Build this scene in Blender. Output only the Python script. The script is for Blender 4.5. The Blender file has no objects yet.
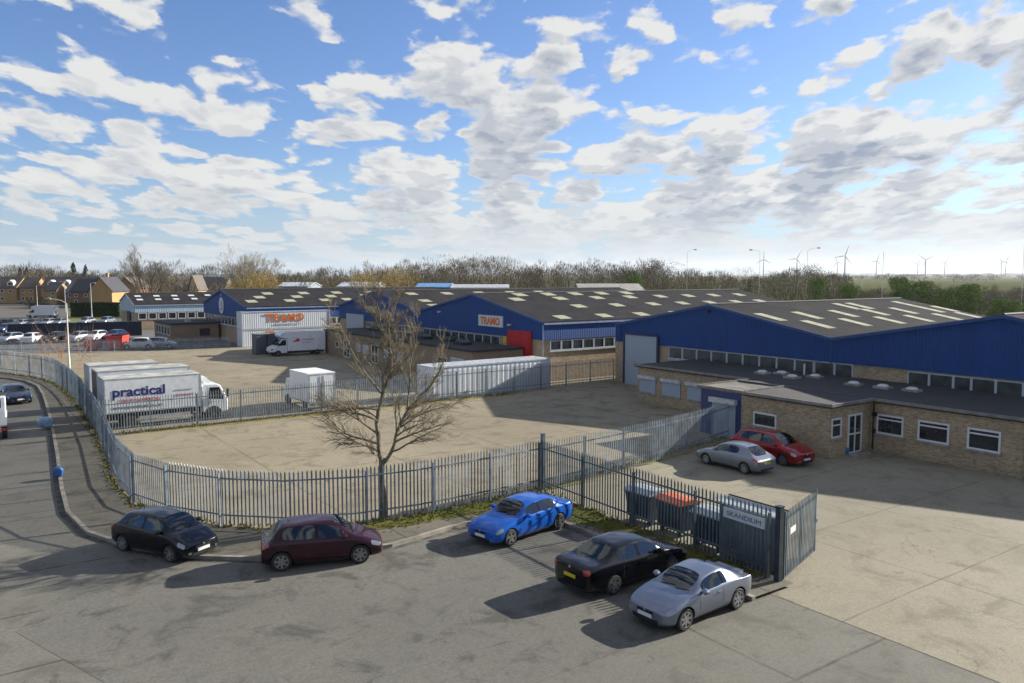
import bpy, bmesh, math, random
from mathutils import Vector, Matrix
from mathutils.bvhtree import BVHTree
R = math.radians
scene = bpy.context.scene
COL = scene.collection
# ------------------------------------------------------------------ camera
FPX, CAMH = 800.0, 9.3
TH = math.atan(66.5 / FPX)
cam_d = bpy.data.cameras.new('camera'); cam = bpy.data.objects.new('camera', cam_d); COL.objects.link(cam)
cam.location = (0, 0, CAMH); cam.rotation_euler = (math.pi / 2 - TH, 0, 0)
cam_d.sensor_width = 36; cam_d.lens = 36 * FPX / 1024; cam_d.clip_start = .1; cam_d.clip_end = 30000
scene.camera = cam
scene.render.resolution_x = 1024; scene.render.resolution_y = 683
scene.view_settings.view_transform = 'Standard'; scene.view_settings.look = 'None'
scene.view_settings.gamma = 1; scene.view_settings.use_curve_mapping = False
scene.view_settings.exposure = 1.22
scene.cycles.max_bounces = 6; scene.cycles.volume_bounces = 0
scene.cycles.use_denoising = True
# ------------------------------------------------------------------ sun
SUN_TO = Vector((2.269, 1.24, 1.0)).normalized()          # direction from the ground to the sun
SUN_EL = math.asin(SUN_TO.z); SUN_AZ = math.atan2(SUN_TO.x, SUN_TO.y)
sl = bpy.data.lights.new('sun', 'SUN'); sl.energy = 5.0; sl.angle = R(.53); sl.color = (1, .945, .84)
sun = bpy.data.objects.new('sun', sl); COL.objects.link(sun)
sun.rotation_euler = (-SUN_TO).to_track_quat('-Z', 'Y').to_euler(); sun.location = (60, 40, 60)

# ------------------------------------------------------------------ node helper
class NT:
    def __init__(s, tree): s.t = tree; s.n = tree.nodes; s.l = tree.links
    def new(s, typ, **kw):
        n = s.n.new(typ)
        for k, v in kw.items(): setattr(n, k, v)
        return n
    def put(s, sock, v):
        if v is None: return
        if isinstance(v, bpy.types.NodeSocket): s.l.new(v, sock)
        elif isinstance(v, (tuple, list)):
            d = sock.default_value
            sock.default_value = tuple(v) + ((1,) if len(d) == 4 and len(v) == 3 else ())
        else: sock.default_value = v
    def math(s, op, a, b=None, c=None, clamp=False):
        n = s.new('ShaderNodeMath', operation=op, use_clamp=clamp)
        s.put(n.inputs[0], a); s.put(n.inputs[1], b); s.put(n.inputs[2], c); return n.outputs[0]
    def vmath(s, op, a, b=None, scale=None):
        n = s.new('ShaderNodeVectorMath', operation=op)
        s.put(n.inputs[0], a); s.put(n.inputs[1], b)
        if scale is not None: s.put(n.inputs['Scale'], scale)
        return n.outputs['Value'] if op in ('LENGTH', 'DOT_PRODUCT', 'DISTANCE') else n.outputs[0]
    def noise(s, vec, scale, detail=4, rough=.55, dist=0, dim='3D'):
        n = s.new('ShaderNodeTexNoise', noise_dimensions=dim); s.put(n.inputs['Vector'], vec)
        n.inputs['Scale'].default_value = scale; n.inputs['Detail'].default_value = detail
        n.inputs['Roughness'].default_value = rough; n.inputs['Distortion'].default_value = dist
        return n.outputs[0]
    def ramp(s, fac, a, b, lo=0, hi=1, smooth=True):
        n = s.new('ShaderNodeMapRange', interpolation_type='SMOOTHSTEP' if smooth else 'LINEAR')
        s.put(n.inputs[0], fac); s.put(n.inputs[1], a); s.put(n.inputs[2], b); s.put(n.inputs[3], lo); s.put(n.inputs[4], hi)
        return n.outputs[0]
    def mix(s, fac, a, b, blend='MIX'):
        n = s.new('ShaderNodeMix', data_type='RGBA', blend_type=blend)
        s.put(n.inputs[0], fac); s.put(n.inputs[6], a); s.put(n.inputs[7], b); return n.outputs[2]
    def sep(s, v):
        n = s.new('ShaderNodeSeparateXYZ'); s.put(n.inputs[0], v); return n.outputs
    def comb(s, x, y, z=0):
        n = s.new('ShaderNodeCombineXYZ'); s.put(n.inputs[0], x); s.put(n.inputs[1], y); s.put(n.inputs[2], z); return n.outputs[0]
    def bump(s, h, strength=.3, dist=.02):
        n = s.new('ShaderNodeBump'); s.put(n.inputs['Height'], h)
        n.inputs['Strength'].default_value = strength; n.inputs['Distance'].default_value = dist; return n.outputs[0]

# ------------------------------------------------------------------ world: Nishita sky and procedural cumulus by direction
world = bpy.data.worlds.new('World'); scene.world = world; world.use_nodes = True
wt = NT(world.node_tree); wt.n.clear()
sky = wt.new('ShaderNodeTexSky', sky_type='NISHITA', sun_disc=False, sun_elevation=SUN_EL, sun_rotation=SUN_AZ)
sky.air_density = 1.0; sky.dust_density = .6; sky.ozone_density = 2.0; sky.altitude = 60
geo = wt.new('ShaderNodeTexCoord')
D = wt.vmath('NORMALIZE', geo.outputs['Generated'])
dx, dy, dz = wt.sep(D)
az = wt.math('ARCTAN2', dx, dy)                                # 0 straight ahead, + right
el = wt.math('ARCSINE', dz)
def cloud_field(az, el, det):
    elp = wt.math('MAXIMUM', el, 0.0)
    # cloud deck flattens towards the horizon
    hz = wt.math('DIVIDE', 1.0, wt.math('ADD', elp, .16))
    px = wt.math('MULTIPLY', az, wt.math('POWER', hz, .62)); py = wt.math('MULTIPLY', wt.math('LOGARITHM', wt.math('ADD', elp, .06), 2.718), 1.0)
    v = wt.comb(px, py, SEED)
    n0 = wt.noise(v, 3.0, 2, .5)
    wn = wt.new('ShaderNodeTexNoise'); wt.put(wn.inputs['Vector'], v); wn.inputs['Scale'].default_value = 9; wn.inputs['Detail'].default_value = 4; wn.inputs['Roughness'].default_value = .6
    vw = wt.vmath('ADD', v, wt.vmath('SCALE', wt.vmath('SUBTRACT', wn.outputs['Color'], (.5, .5, .5)), None, .16))
    def puff(sc):
        vo = wt.new('ShaderNodeTexVoronoi', feature='SMOOTH_F1', voronoi_dimensions='2D'); wt.put(vo.inputs['Vector'], vw)
        vo.inputs['Scale'].default_value = sc; vo.inputs['Smoothness'].default_value = .35; return vo.outputs['Distance']
    n1 = wt.noise(v, 16, det, .62)
    pf = wt.math('ADD', wt.math('MULTIPLY', puff(6.4), -.36), wt.math('MULTIPLY', puff(15), -.20))
    d = wt.math('ADD', wt.math('ADD', wt.math('MULTIPLY', n0, .44), pf), wt.math('ADD', wt.math('MULTIPLY', n1, .20), .425))
    # the larger clouds of that day: (azimuth, elevation, half width, half height, weight), degrees
    for a0, e0, w, h, k in CLOUDS:
        ax = wt.math('DIVIDE', wt.math('SUBTRACT', az, R(a0)), R(w)); ex = wt.math('DIVIDE', wt.math('SUBTRACT', el, R(e0)), R(h))
        g = wt.math('EXPONENT', wt.math('MULTIPLY', wt.math('ADD', wt.math('MULTIPLY', ax, ax), wt.math('MULTIPLY', ex, ex)), -1.0))
        d = wt.math('ADD', d, wt.math('MULTIPLY', g, k))
    return d
SEED = 4.4
CLOUDS = [(21, 8.8, 7.5, 2.2, .15), (29, 9.5, 6, 3, .10), (9, 7.0, 5, 1.7, .14), (0, 10.8, 4.2, 2.2, .17), (-11.5, 10.0, 3.0, 1.3, .17), (-24.5, 11.4, 2.0, .9, .16), (-27.5, 12.8, 1.4, .6, .12),
          (-32, 7.8, 3.5, 1.8, .14), (-22, 6.6, 5.0, 1.1, .15), (-18, 10.2, 2.0, .9, .14), (-7, 7.6, 4, 1.0, .10), (-7, 13.2, 5, 1.3, .12), (30, 14, 7, 1.3, .12), (2, 4.5, 30, 1.8, .05), (20, 3.5, 14, 2.5, .05),
          (-18, 14, 12, 1.6, -.12), (13, 12.6, 6.5, 2.4, -.20), (-22, 8.7, 12, .7, -.08), (-28, 3, 9, 1.5, -.10), (-14, 8.6, 4, .7, -.10), (0, 30, 60, 12, -.05)]
d0 = cloud_field(az, el, 9)
SH_A, SH_E = R(.55), R(.75)
d1 = cloud_field(wt.math('ADD', az, SH_A), wt.math('ADD', el, SH_E), 5)
d2 = cloud_field(wt.math('ADD', az, R(.6)), wt.math('ADD', el, R(1.9)), 3)
bonus = wt.math('MULTIPLY', wt.ramp(el, R(10), R(2.5), 0, 1), wt.ramp(az, R(-26), R(-5), .35, 1))
d0 = wt.math('ADD', d0, wt.math('MULTIPLY', bonus, .075)); d1 = wt.math('ADD', d1, wt.math('MULTIPLY', bonus, .075))
cover = wt.ramp(d0, .478, .572)
thick = wt.ramp(d0, .53, .68)
# denser towards the sun means shaded side; bases grey
edge = wt.ramp(wt.math('SUBTRACT', d1, d0), -.05, .05)
base = wt.ramp(wt.math('SUBTRACT', d2, .50), -.03, .15)
shade = wt.math('ADD', wt.math('MULTIPLY', edge, .34), wt.math('MULTIPLY', wt.math('MULTIPLY', base, thick), .62), clamp=True)
right = wt.ramp(az, R(-34), R(14), .55, 1.0)
shade = wt.math('MULTIPLY', shade, right)
ccol = wt.mix(shade, (4.5, 4.5, 4.42), (1.45, 1.78, 2.35))
near_h = wt.ramp(el, R(0.0), R(6.5))
ccol = wt.mix(near_h, (3.5, 3.75, 3.95), ccol)
skyc = wt.mix(1.0, sky.outputs[0], (.52, .645, .89), 'MULTIPLY')
skyc = wt.mix(wt.ramp(el, R(-1), R(9), .8, 0), skyc, (2.35, 3.15, 3.95))
full = wt.mix(wt.math('MULTIPLY', cover, wt.ramp(el, R(-.5), R(2.5), .45, .97)), skyc, ccol)
bg = wt.new('ShaderNodeBackground'); wt.put(bg.inputs[0], full); bg.inputs[1].default_value = .077
wo = wt.new('ShaderNodeOutputWorld'); wt.l.new(bg.outputs[0], wo.inputs[0])
world.cycles_visibility.camera = True

# ------------------------------------------------------------------ survey frame: the estate's walls run along u and v
ANG = math.atan2(562, 800); SA, CA = math.sin(ANG), math.cos(ANG)
def XY(u, v): return (u * CA - v * SA, u * SA + v * CA)
_c, _s = math.cos(TH), math.sin(TH)
def ground(px, py, z=0):                                       # ground position of a surveyed point
    r = ((px - 512) / FPX, _c + (341.5 - py) / FPX * _s, (341.5 - py) / FPX * _c - _s); t = (z - CAMH) / r[2]
    return (r[0] * t, r[1] * t)
def at(px, Y): return Y * (px - 512) / FPX                      # X of a bearing at distance Y

# ------------------------------------------------------------------ materials
MATS = {}
def principled(name):
    m = bpy.data.materials.new(name); m.use_nodes = True; t = NT(m.node_tree)
    return m, t, m.node_tree.nodes['Principled BSDF']
def mat(name, col, rough=.6, metal=0, vary=.12, scale=3.0, bump=0, bscale=30, coat=0, spec=.5, col2=None, wet=False):
    if name in MATS: return MATS[name]
    m, t, b = principled(name)
    oc = t.new('ShaderNodeTexCoord').outputs['Object']
    n = t.noise(oc, scale, 5, .6)
    c2 = col2 if col2 else tuple(max(0, c * (1 - 2.2 * vary)) for c in col)
    c1 = tuple(min(1, c * (1 + vary)) for c in col)
    t.put(b.inputs['Base Color'], t.mix(t.ramp(n, .3, .7), c2, c1))
    t.put(b.inputs['Roughness'], t.ramp(n, .2, .8, max(0, rough - .06), min(1, rough + .08)))
    b.inputs['Metallic'].default_value = metal; b.inputs['Coat Weight'].default_value = coat
    b.inputs['Coat Roughness'].default_value = .04; b.inputs['Specular IOR Level'].default_value = spec
    if bump: t.put(b.inputs['Normal'], t.bump(t.noise(oc, bscale, 4), bump, .02))
    MATS[name] = m; return m
def cladding(name, col, pitch=.2, rough=.45, horizontal=False, depth=.03, vary=.08):
    if name in MATS: return MATS[name]
    m, t, b = principled(name)
    oc = t.new('ShaderNodeTexCoord').outputs['Object']; x, y, z = t.sep(oc)
    run = z if horizontal else t.math('ADD', x, y)
    w = t.math('SINE', t.math('MULTIPLY', run, 2 * math.pi / pitch))
    w = t.ramp(w, -.5, .5)
    n = t.noise(t.comb(t.math('MULTIPLY', run, .5), t.math('MULTIPLY', z, .15), 0), 1.7, 5, .65)
    sheet = t.new('ShaderNodeTexWhiteNoise', noise_dimensions='1D'); t.put(sheet.inputs['W'], t.math('FLOOR', t.math('DIVIDE', run, 1.03)))
    f = t.math('ADD', t.math('MULTIPLY', n, .7), t.math('MULTIPLY', sheet.outputs[0], .3))
    c = t.mix(f, tuple(v * (1 - 3 * vary) for v in col), tuple(min(1, v * (1 + 2 * vary)) for v in col))
    t.put(b.inputs['Base Color'], c); b.inputs['Roughness'].default_value = rough; b.inputs['Specular IOR Level'].default_value = .3
    t.put(b.inputs['Normal'], t.bump(w, .9, depth)); MATS[name] = m; return m
def brick(name, c1, c2, mortar):
    if name in MATS: return MATS[name]
    m, t, b = principled(name)
    oc = t.new('ShaderNodeTexCoord').outputs['Object']; x, y, z = t.sep(oc)
    v = t.comb(t.math('ADD', x, y), z, 0)
    br = t.new('ShaderNodeTexBrick'); t.put(br.inputs['Vector'], v)
    t.put(br.inputs['Color1'], c1); t.put(br.inputs['Color2'], c2); t.put(br.inputs['Mortar'], mortar)
    br.inputs['Scale'].default_value = 1; br.inputs['Mortar Size'].default_value = .008
    br.inputs['Brick Width'].default_value = .23; br.inputs['Row Height'].default_value = .077; br.inputs['Bias'].default_value = -.1
    n = t.noise(v, .8, 5, .65)
    n2 = t.noise(t.vmath('MULTIPLY', v, (4.4, 13, 1)), 1.0, 1, .5)
    c = t.mix(t.ramp(n, .35, .7, 0, .35), br.outputs[0], (.20, .15, .10))
    c = t.mix(t.ramp(n2, .52, .72, 0, .55), c, tuple(q * .5 for q in c2))
    c = t.mix(t.ramp(z, 0, .5, .35, 0), c, (.16, .15, .10))
    t.put(b.inputs['Base Color'], c); b.inputs['Roughness'].default_value = .9
    t.put(b.inputs['Normal'], t.bump(br.outputs['Fac'], -.4, .01)); MATS[name] = m; return m
def roofmat(name, col=(.029, .028, .033)):
    if name in MATS: return MATS[name]
    m, t, b = principled(name)
    oc = t.new('ShaderNodeTexCoord').outputs['Object']; x, y, z = t.sep(oc)
    w = t.math('SINE', t.math('MULTIPLY', x, 2 * math.pi / .15))
    n = t.noise(oc, .35, 6, .7); n2 = t.noise(t.vmath('MULTIPLY', oc, (6, .5, .5)), 1, 4)
    lap = t.ramp(t.math('FRACT', t.math('DIVIDE', y, 1.65)), 0, .06, .72, 1)
    sheet = t.new('ShaderNodeTexWhiteNoise', noise_dimensions='2D')
    t.put(sheet.inputs['Vector'], t.comb(t.math('FLOOR', t.math('DIVIDE', x, 1.02)), t.math('FLOOR', t.math('DIVIDE', y, 1.65))))
    c = t.mix(t.ramp(n, .3, .75), tuple(q * .7 for q in col), tuple(q * 1.45 for q in col))
    c = t.mix(t.ramp(n2, .48, .72, 0, .55), c, (.075, .071, .055)); c = t.mix(t.ramp(t.noise(oc, 1.6, 5, .7), .5, .7, 0, .35), c, (.02, .019, .02))
    c = t.mix(t.math('MULTIPLY', sheet.outputs[0], .22), c, (.04, .036, .036))
    c = t.mix(1.0, c, t.comb(lap, lap, lap), 'MULTIPLY')
    t.put(b.inputs['Base Color'], c); b.inputs['Roughness'].default_value = .9; b.inputs['Specular IOR Level'].default_value = .08
    t.put(b.inputs['Normal'], t.bump(t.ramp(w, -1, 1, smooth=False), .8, .03)); MATS[name] = m; return m
def paving(name, base, light, dark, joint=None, size=(4.5, 4.5), jw=.02, rot=ANG, stain=.5, crack=.6, off=0):
    m, t, b = principled(name)
    oc = t.new('ShaderNodeTexCoord').outputs['Object']
    mp = t.new('ShaderNodeMapping'); t.put(mp.inputs['Vector'], oc); mp.inputs['Rotation'].default_value = (0, 0, -rot)
    mp.inputs['Location'].default_value = (off, off, 0); v = mp.outputs[0]
    big = t.noise(v, .09, 6, .62, .4); mid = t.noise(v, .55, 6, .68, .5); fine = t.noise(v, 9, 5, .7)
    c = t.mix(t.ramp(big, .33, .66), base, light)
    c = t.mix(t.ramp(mid, .50, .66, 0, stain), c, dark)
    c = t.mix(t.ramp(mid, .22, .42, .35, 0), c, light)
    vv = t.vmath('MULTIPLY', v, (.22, 1.3, 1))
    c = t.mix(t.ramp(t.noise(vv, .8, 5, .6), .55, .75, 0, .28), c, light)
    sp = t.noise(v, 22, 4, .75)
    c = t.mix(t.ramp(sp, .35, .65, .0, .34), c, tuple(q * .45 for q in dark))
    c = t.mix(t.ramp(fine, .36, .62, .38, 0), c, dark)
    c = t.mix(t.ramp(t.noise(v, 2.3, 7, .75), .5, .66, 0, .38), c, dark)
    c = t.mix(t.ramp(t.noise(t.vmath('ADD', v, (31, 7, 0)), 1.1, 7, .72, .8), .60, .66, 0, .5), c, tuple(q * .62 for q in dark))
    x, y, z = t.sep(v)
    if size:
        # slab to slab tone
        wn = t.new('ShaderNodeTexWhiteNoise', noise_dimensions='2D')
        t.put(wn.inputs['Vector'], t.comb(t.math('FLOOR', t.math('DIVIDE', x, size[0])), t.math('FLOOR', t.math('DIVIDE', y, size[1]))))
        c = t.mix(t.math('MULTIPLY', wn.outputs[0], .20), c, dark)
        wob = t.math('MULTIPLY', t.noise(v, .7, 4), .12)
        for q, sz in ((x, size[0]), (y, size[1])):
            f = t.math('ABSOLUTE', t.math('SUBTRACT', t.math('FRACT', t.math('DIVIDE', t.math('ADD', q, wob), sz)), .5))
            line = t.ramp(f, .5 - jw / sz * 1.6, .5, 0, 1)
            line = t.math('MULTIPLY', line, t.ramp(mid, .35, .55, .45, 1.0))
            c = t.mix(line, c, joint)
    vo = t.new('ShaderNodeTexVoronoi', feature='DISTANCE_TO_EDGE')
    t.put(vo.inputs['Vector'], t.vmath('ADD', v, t.vmath('SCALE', t.new('ShaderNodeTexNoise').outputs[1], None, 0)))
    wv = t.new('ShaderNodeTexNoise'); t.put(wv.inputs['Vector'], v); wv.inputs['Scale'].default_value = .8; wv.inputs['Detail'].default_value = 5
    t.put(vo.inputs['Vector'], t.vmath('ADD', v, t.vmath('SCALE', wv.outputs['Color'], None, 2.2)))
    vo.inputs['Scale'].default_value = .16
    ck = t.math('MULTIPLY', t.ramp(vo.outputs[0], 0, .006, 1, 0), t.ramp(t.noise(v, .16, 3), .47, .58, 0, crack))
    c = t.mix(ck, c, tuple(q * .35 for q in dark))
    t.put(b.inputs['Base Color'], c); t.put(b.inputs['Roughness'], t.ramp(mid, .3, .7, .72, .95)); b.inputs['Specular IOR Level'].default_value = .3
    t.put(b.inputs['Normal'], t.bump(t.math('ADD', fine, t.math('MULTIPLY', sp, .6)), .35, .012)); MATS[name] = m; return m
def grassmat(name, a, b_, c_, s=1.0):
    m, t, b = principled(name)
    oc = t.new('ShaderNodeTexCoord').outputs['Object']
    n = t.noise(oc, .6 * s, 6, .7); n2 = t.noise(oc, 9 * s, 5, .75)
    c = t.mix(t.ramp(n, .35, .65), a, b_); c = t.mix(t.ramp(n2, .45, .7, 0, .7), c, c_)
    t.put(b.inputs['Base Color'], c); b.inputs['Roughness'].default_value = .95; b.inputs['Specular IOR Level'].default_value = .1
    t.put(b.inputs['Normal'], t.bump(n2, .8, .06)); MATS[name] = m; return m
def carpaint(name, col, metal=.5, rough=.25, flake=True):
    m, t, b = principled(name)
    oc = t.new('ShaderNodeTexCoord').outputs['Object']
    n = t.noise(oc, 3.0, 5, .6); x, y, z = t.sep(oc)
    dirt = t.math('MULTIPLY', t.ramp(z, .12, .40, 1, 0), t.ramp(n, .3, .65, .08, .45))
    t.put(b.inputs['Base Color'], t.mix(dirt, col, (.12, .105, .085)))
    t.put(b.inputs['Roughness'], t.math('ADD', rough, t.math('MULTIPLY', dirt, .5)))
    b.inputs['Metallic'].default_value = metal; b.inputs['Coat Weight'].default_value = .6; b.inputs['Coat Roughness'].default_value = .03; b.inputs['Specular IOR Level'].default_value = .15
    MATS[name] = m; return m
BRICK = brick('buff_brick', (.56, .41, .235), (.30, .20, .115), (.48, .41, .30))
BRICKS = brick('brown_brick', (.36, .25, .155), (.26, .17, .10), (.36, .31, .24))
BRICKG = brick('gold_brick', (.58, .33, .10), (.45, .24, .075), (.45, .34, .2))
BRICKR = brick('red_brick', (.33, .12, .06), (.24, .09, .05), (.33, .27, .2))
BLUE = cladding('blue_cladding', (.002, .060, .255), .21, .6)
BLUET = mat('blue_trim', (.012, .075, .26), .5)
ROOF = roofmat('fibre_cement_roof')
SKYL = mat('rooflight', (.46, .435, .27), .45, vary=.14, scale=1.3)
FLAT = mat('roofing_felt', (.036, .036, .035), .9, vary=.25, scale=.7, bump=.4, col2=(.025, .025, .027))
FELTL = mat('chippings_felt', (.17, .155, .13), .95, vary=.25, scale=1.0, bump=.4)
WHITE = mat('white_paint', (.72, .72, .70), .5, vary=.06)
WFRAME = mat('white_frame', (.78, .79, .80), .4, vary=.04)
GREYW = mat('grey_shutter', (.42, .47, .54), .45, vary=.05)
SHUT = cladding('roller_shutter', (.40, .46, .53), .09, .4, True, .012, .03)
CONC = mat('concrete', (.38, .35, .30), .9, vary=.2, scale=2, bump=.3)
DARK = mat('dark_recess', (.02, .02, .022), .7)
RUB = mat('rubber', (.02, .02, .02), .8)
PLAS = mat('black_plastic', (.016, .016, .018), .6, spec=.25)
GBLK = mat('gloss_black', (.006, .006, .008), .12, spec=.3, vary=0)
CHROME = mat('alloy', (.55, .56, .58), .28, .9, vary=.05)
CHROMED = mat('dull_alloy', (.33, .33, .35), .35, .8, vary=.05)
ALU = mat('flashing', (.50, .52, .55), .45, .3, vary=.1)
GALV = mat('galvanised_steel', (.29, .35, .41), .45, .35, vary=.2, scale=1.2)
GALVD = mat('dark_backlit_steel', (.13, .175, .20), .55, .3, vary=.2, scale=1.5)  # darker steel: the near fence's backlit shade is put into the colour
def glassmat(name, col, rough=.05, spec=.8, metal=0):
    if name in MATS: return MATS[name]
    m, t, b = principled(name)
    oc = t.new('ShaderNodeTexCoord').outputs['Object']
    n = t.noise(oc, 1.5, 3, .5)
    t.put(b.inputs['Base Color'], t.mix(t.ramp(n, .35, .65), tuple(c * .45 for c in col), col)); b.inputs['Roughness'].default_value = rough
    b.inputs['Specular IOR Level'].default_value = spec; b.inputs['IOR'].default_value = 1.52; b.inputs['Metallic'].default_value = metal
    MATS[name] = m; return m
GLASS = glassmat('window_glass', (.035, .042, .045)); CGLASS = glassmat('car_glass', (.008, .014, .018), .04, .55)
def clear_glass():
    m = bpy.data.materials.new('tinted_car_glass'); m.use_nodes = True; t = NT(m.node_tree); t.n.clear()
    tr = t.new('ShaderNodeBsdfTransparent'); tr.inputs[0].default_value = (.30, .38, .38, 1); gl = t.new('ShaderNodeBsdfGlossy'); gl.inputs['Roughness'].default_value = .02; gl.inputs[0].default_value = (.8, .88, .92, 1)
    fr = t.new('ShaderNodeFresnel'); fr.inputs[0].default_value = 1.5; mx = t.new('ShaderNodeMixShader'); t.put(mx.inputs[0], t.math('ADD', t.math('MULTIPLY', fr.outputs[0], 1.0), .05, clamp=True))
    t.l.new(tr.outputs[0], mx.inputs[1]); t.l.new(gl.outputs[0], mx.inputs[2]); o = t.new('ShaderNodeOutputMaterial'); t.l.new(mx.outputs[0], o.inputs[0]); return m
CLEARG = clear_glass()
OGLASS = glassmat('old_factory_glass', (.055, .07, .07), .25, .6)
HEADL = mat('headlamp_lens', (.34, .37, .40), .08, .5, vary=.1, spec=1)
TAILR = mat('tail_lamp_lens', (.42, .015, .012), .12, vary=.1, spec=1)
PLW = mat('plate_white', (.75, .75, .72), .5, vary=.02); PLY = mat('plate_yellow', (.75, .52, .02), .5, vary=.02)

# ------------------------------------------------------------------ mesh collector
class MB:
    def __init__(s): s.v = []; s.f = []; s.m = []
    def add(s, vs, fs, mi=0):
        o = len(s.v); s.v += [tuple(p) for p in vs]; s.f += [tuple(o + i for i in f) for f in fs]; s.m += [mi] * len(fs); return s
    def box(s, x0, x1, y0, y1, z0, z1, mi=0):
        return s.add([(x0, y0, z0), (x1, y0, z0), (x1, y1, z0), (x0, y1, z0), (x0, y0, z1), (x1, y0, z1), (x1, y1, z1), (x0, y1, z1)],
                     [(0, 3, 2, 1), (4, 5, 6, 7), (0, 1, 5, 4), (1, 2, 6, 5), (2, 3, 7, 6), (3, 0, 4, 7)], mi)
    def prism(s, poly, z0, z1, mi=0):                           # vertical prism over an xy polygon (counter-clockwise)
        n = len(poly); vs = [(p[0], p[1], z0) for p in poly] + [(p[0], p[1], z1) for p in poly]
        fs = [tuple(reversed(range(n))), tuple(range(n, 2 * n))] + [(i, (i + 1) % n, n + (i + 1) % n, n + i) for i in range(n)]
        return s.add(vs, fs, mi)
    def extr(s, poly, axis, a, b, mi=0):                        # polygon in the plane across axis, extruded a..b
        n = len(poly)
        def P(p, q): return (q, p[0], p[1]) if axis == 'x' else (p[0], q, p[1])
        vs = [P(p, a) for p in poly] + [P(p, b) for p in poly]
        fs = [tuple(reversed(range(n))), tuple(range(n, 2 * n))] + [(i, (i + 1) % n, n + (i + 1) % n, n + i) for i in range(n)]
        return s.add(vs, fs, mi)
    def tube(s, pts, rad, n=6, mi=0, cap=True):
        pts = [Vector(p) for p in pts]; rs = rad if isinstance(rad, (list, tuple)) else [rad] * len(pts)
        vs = []; 
        for i, p in enumerate(pts):
            d = (pts[min(i + 1, len(pts) - 1)] - pts[max(i - 1, 0)])
            if d.length < 1e-9: d = Vector((0, 0, 1))
            d.normalize(); a = d.orthogonal().normalized() if i == 0 else (a - d * a.dot(d))
            if a.length < 1e-6: a = d.orthogonal()
            a.normalize(); b = d.cross(a)
            for k in range(n):
                t = 2 * math.pi * k / n; vs.append(p + (a * math.cos(t) + b * math.sin(t)) * rs[i])
        fs = [(i * n + k, i * n + (k + 1) % n, (i + 1) * n + (k + 1) % n, (i + 1) * n + k) for i in range(len(pts) - 1) for k in range(n)]
        if cap: fs += [tuple(reversed(range(n))), tuple(range((len(pts) - 1) * n, len(pts) * n))]
        return s.add(vs, fs, mi)
    def lathe(s, prof, n=20, axis='y', c=(0, 0, 0), mi=0, caps=True):      # prof: (radius, along)
        vs = []
        for r, a in prof:
            for k in range(n):
                t = 2 * math.pi * k / n; p = (r * math.cos(t), r * math.sin(t))
                q = (p[0], a, p[1]) if axis == 'y' else (a, p[0], p[1]) if axis == 'x' else (p[0], p[1], a)
                vs.append((q[0] + c[0], q[1] + c[1], q[2] + c[2]))
        m = len(prof)
        fs = [(i * n + k, i * n + (k + 1) % n, (i + 1) * n + (k + 1) % n, (i + 1) * n + k) for i in range(m - 1) for k in range(n)]
        if caps: fs += [tuple(reversed(range(n))), tuple(range((m - 1) * n, m * n))]
        return s.add(vs, fs, mi)
    def build(s, name, mats, parent=None, off=(0, 0, 0), smooth=False, fix=True):
        me = bpy.data.meshes.new(name)
        me.from_pydata([(p[0] - off[0], p[1] - off[1], p[2] - off[2]) for p in s.v], [], s.f)
        if me.validate(verbose=False): print("INVALID MESH", name, len(s.f))
        for m in (mats if isinstance(mats, (list, tuple)) else [mats]): me.materials.append(m)
        me.polygons.foreach_set('material_index', s.m[:len(me.polygons)])
        if fix:
            bm = bmesh.new(); bm.from_mesh(me); bmesh.ops.recalc_face_normals(bm, faces=bm.faces); bm.to_mesh(me); bm.free()
        if smooth:
            me.polygons.foreach_set('use_smooth', [True] * len(me.polygons)); me.set_sharp_from_angle(angle=R(38))
        me.update(); o = bpy.data.objects.new(name, me); COL.objects.link(o)
        if parent is not None: o.parent = parent
        return o
def tag(o, label, cat, group=None):
    o['label'] = label; o['category'] = cat
    if group: o['group'] = group
    return o
def thing(name, label, cat, loc=(0, 0, 0), rz=0, group=None):
    o = bpy.data.objects.new(name, None); COL.objects.link(o); o.empty_display_size = .3
    o.location = loc; o.rotation_euler = (0, 0, rz); return tag(o, label, cat, group)
def uvthing(name, label, cat, u, v, group=None):                # thing whose local axes are u and v
    t = thing(name, label, cat, (*XY(u, v), 0), ANG, group); t['ou'] = u; t['ov'] = v; return t
def P(mb, name, mats, t, smooth=False):                         # part of a uvthing from a mesh in u,v,z
    r = t
    while r.parent: r = r.parent
    return mb.build(name, mats, t, (r['ou'], r['ov'], 0), smooth)
def struct(name, mb, m): o = mb.build(name, m); o['kind'] = 'structure'; return o
def stuff(o, label, cat): tag(o, label, cat); o['kind'] = 'stuff'; return o
def kids(o): return [c for c in bpy.data.objects if c.parent == o]
def copy_tree(o, parent=None):
    c = o.copy(); COL.objects.link(c)
    if parent is not None: c.parent = parent
    for ch in kids(o): copy_tree(ch, c)
    return c
def text_part(body, size, m, parent, loc, rot, name='lettering', bold=.0, width=None, ext=.004, shear=0):
    cu = bpy.data.curves.new(name, 'FONT'); cu.body = body; cu.size = size; cu.extrude = ext; cu.offset = bold; cu.shear = shear
    o = bpy.data.objects.new(name, cu); COL.objects.link(o)
    dg = bpy.context.evaluated_depsgraph_get(); me = bpy.data.meshes.new_from_object(o.evaluated_get(dg))
    bpy.data.objects.remove(o); bpy.data.curves.remove(cu)
    xs = [v.co.x for v in me.vertices]
    if width: k = width / (max(xs) - min(xs)); me.transform(Matrix.Diagonal((k, 1, 1, 1)))
    me.materials.clear(); me.materials.append(m)
    o = bpy.data.objects.new(name, me); COL.objects.link(o); o.parent = parent; o.location = loc; o.rotation_euler = rot
    return o
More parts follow.
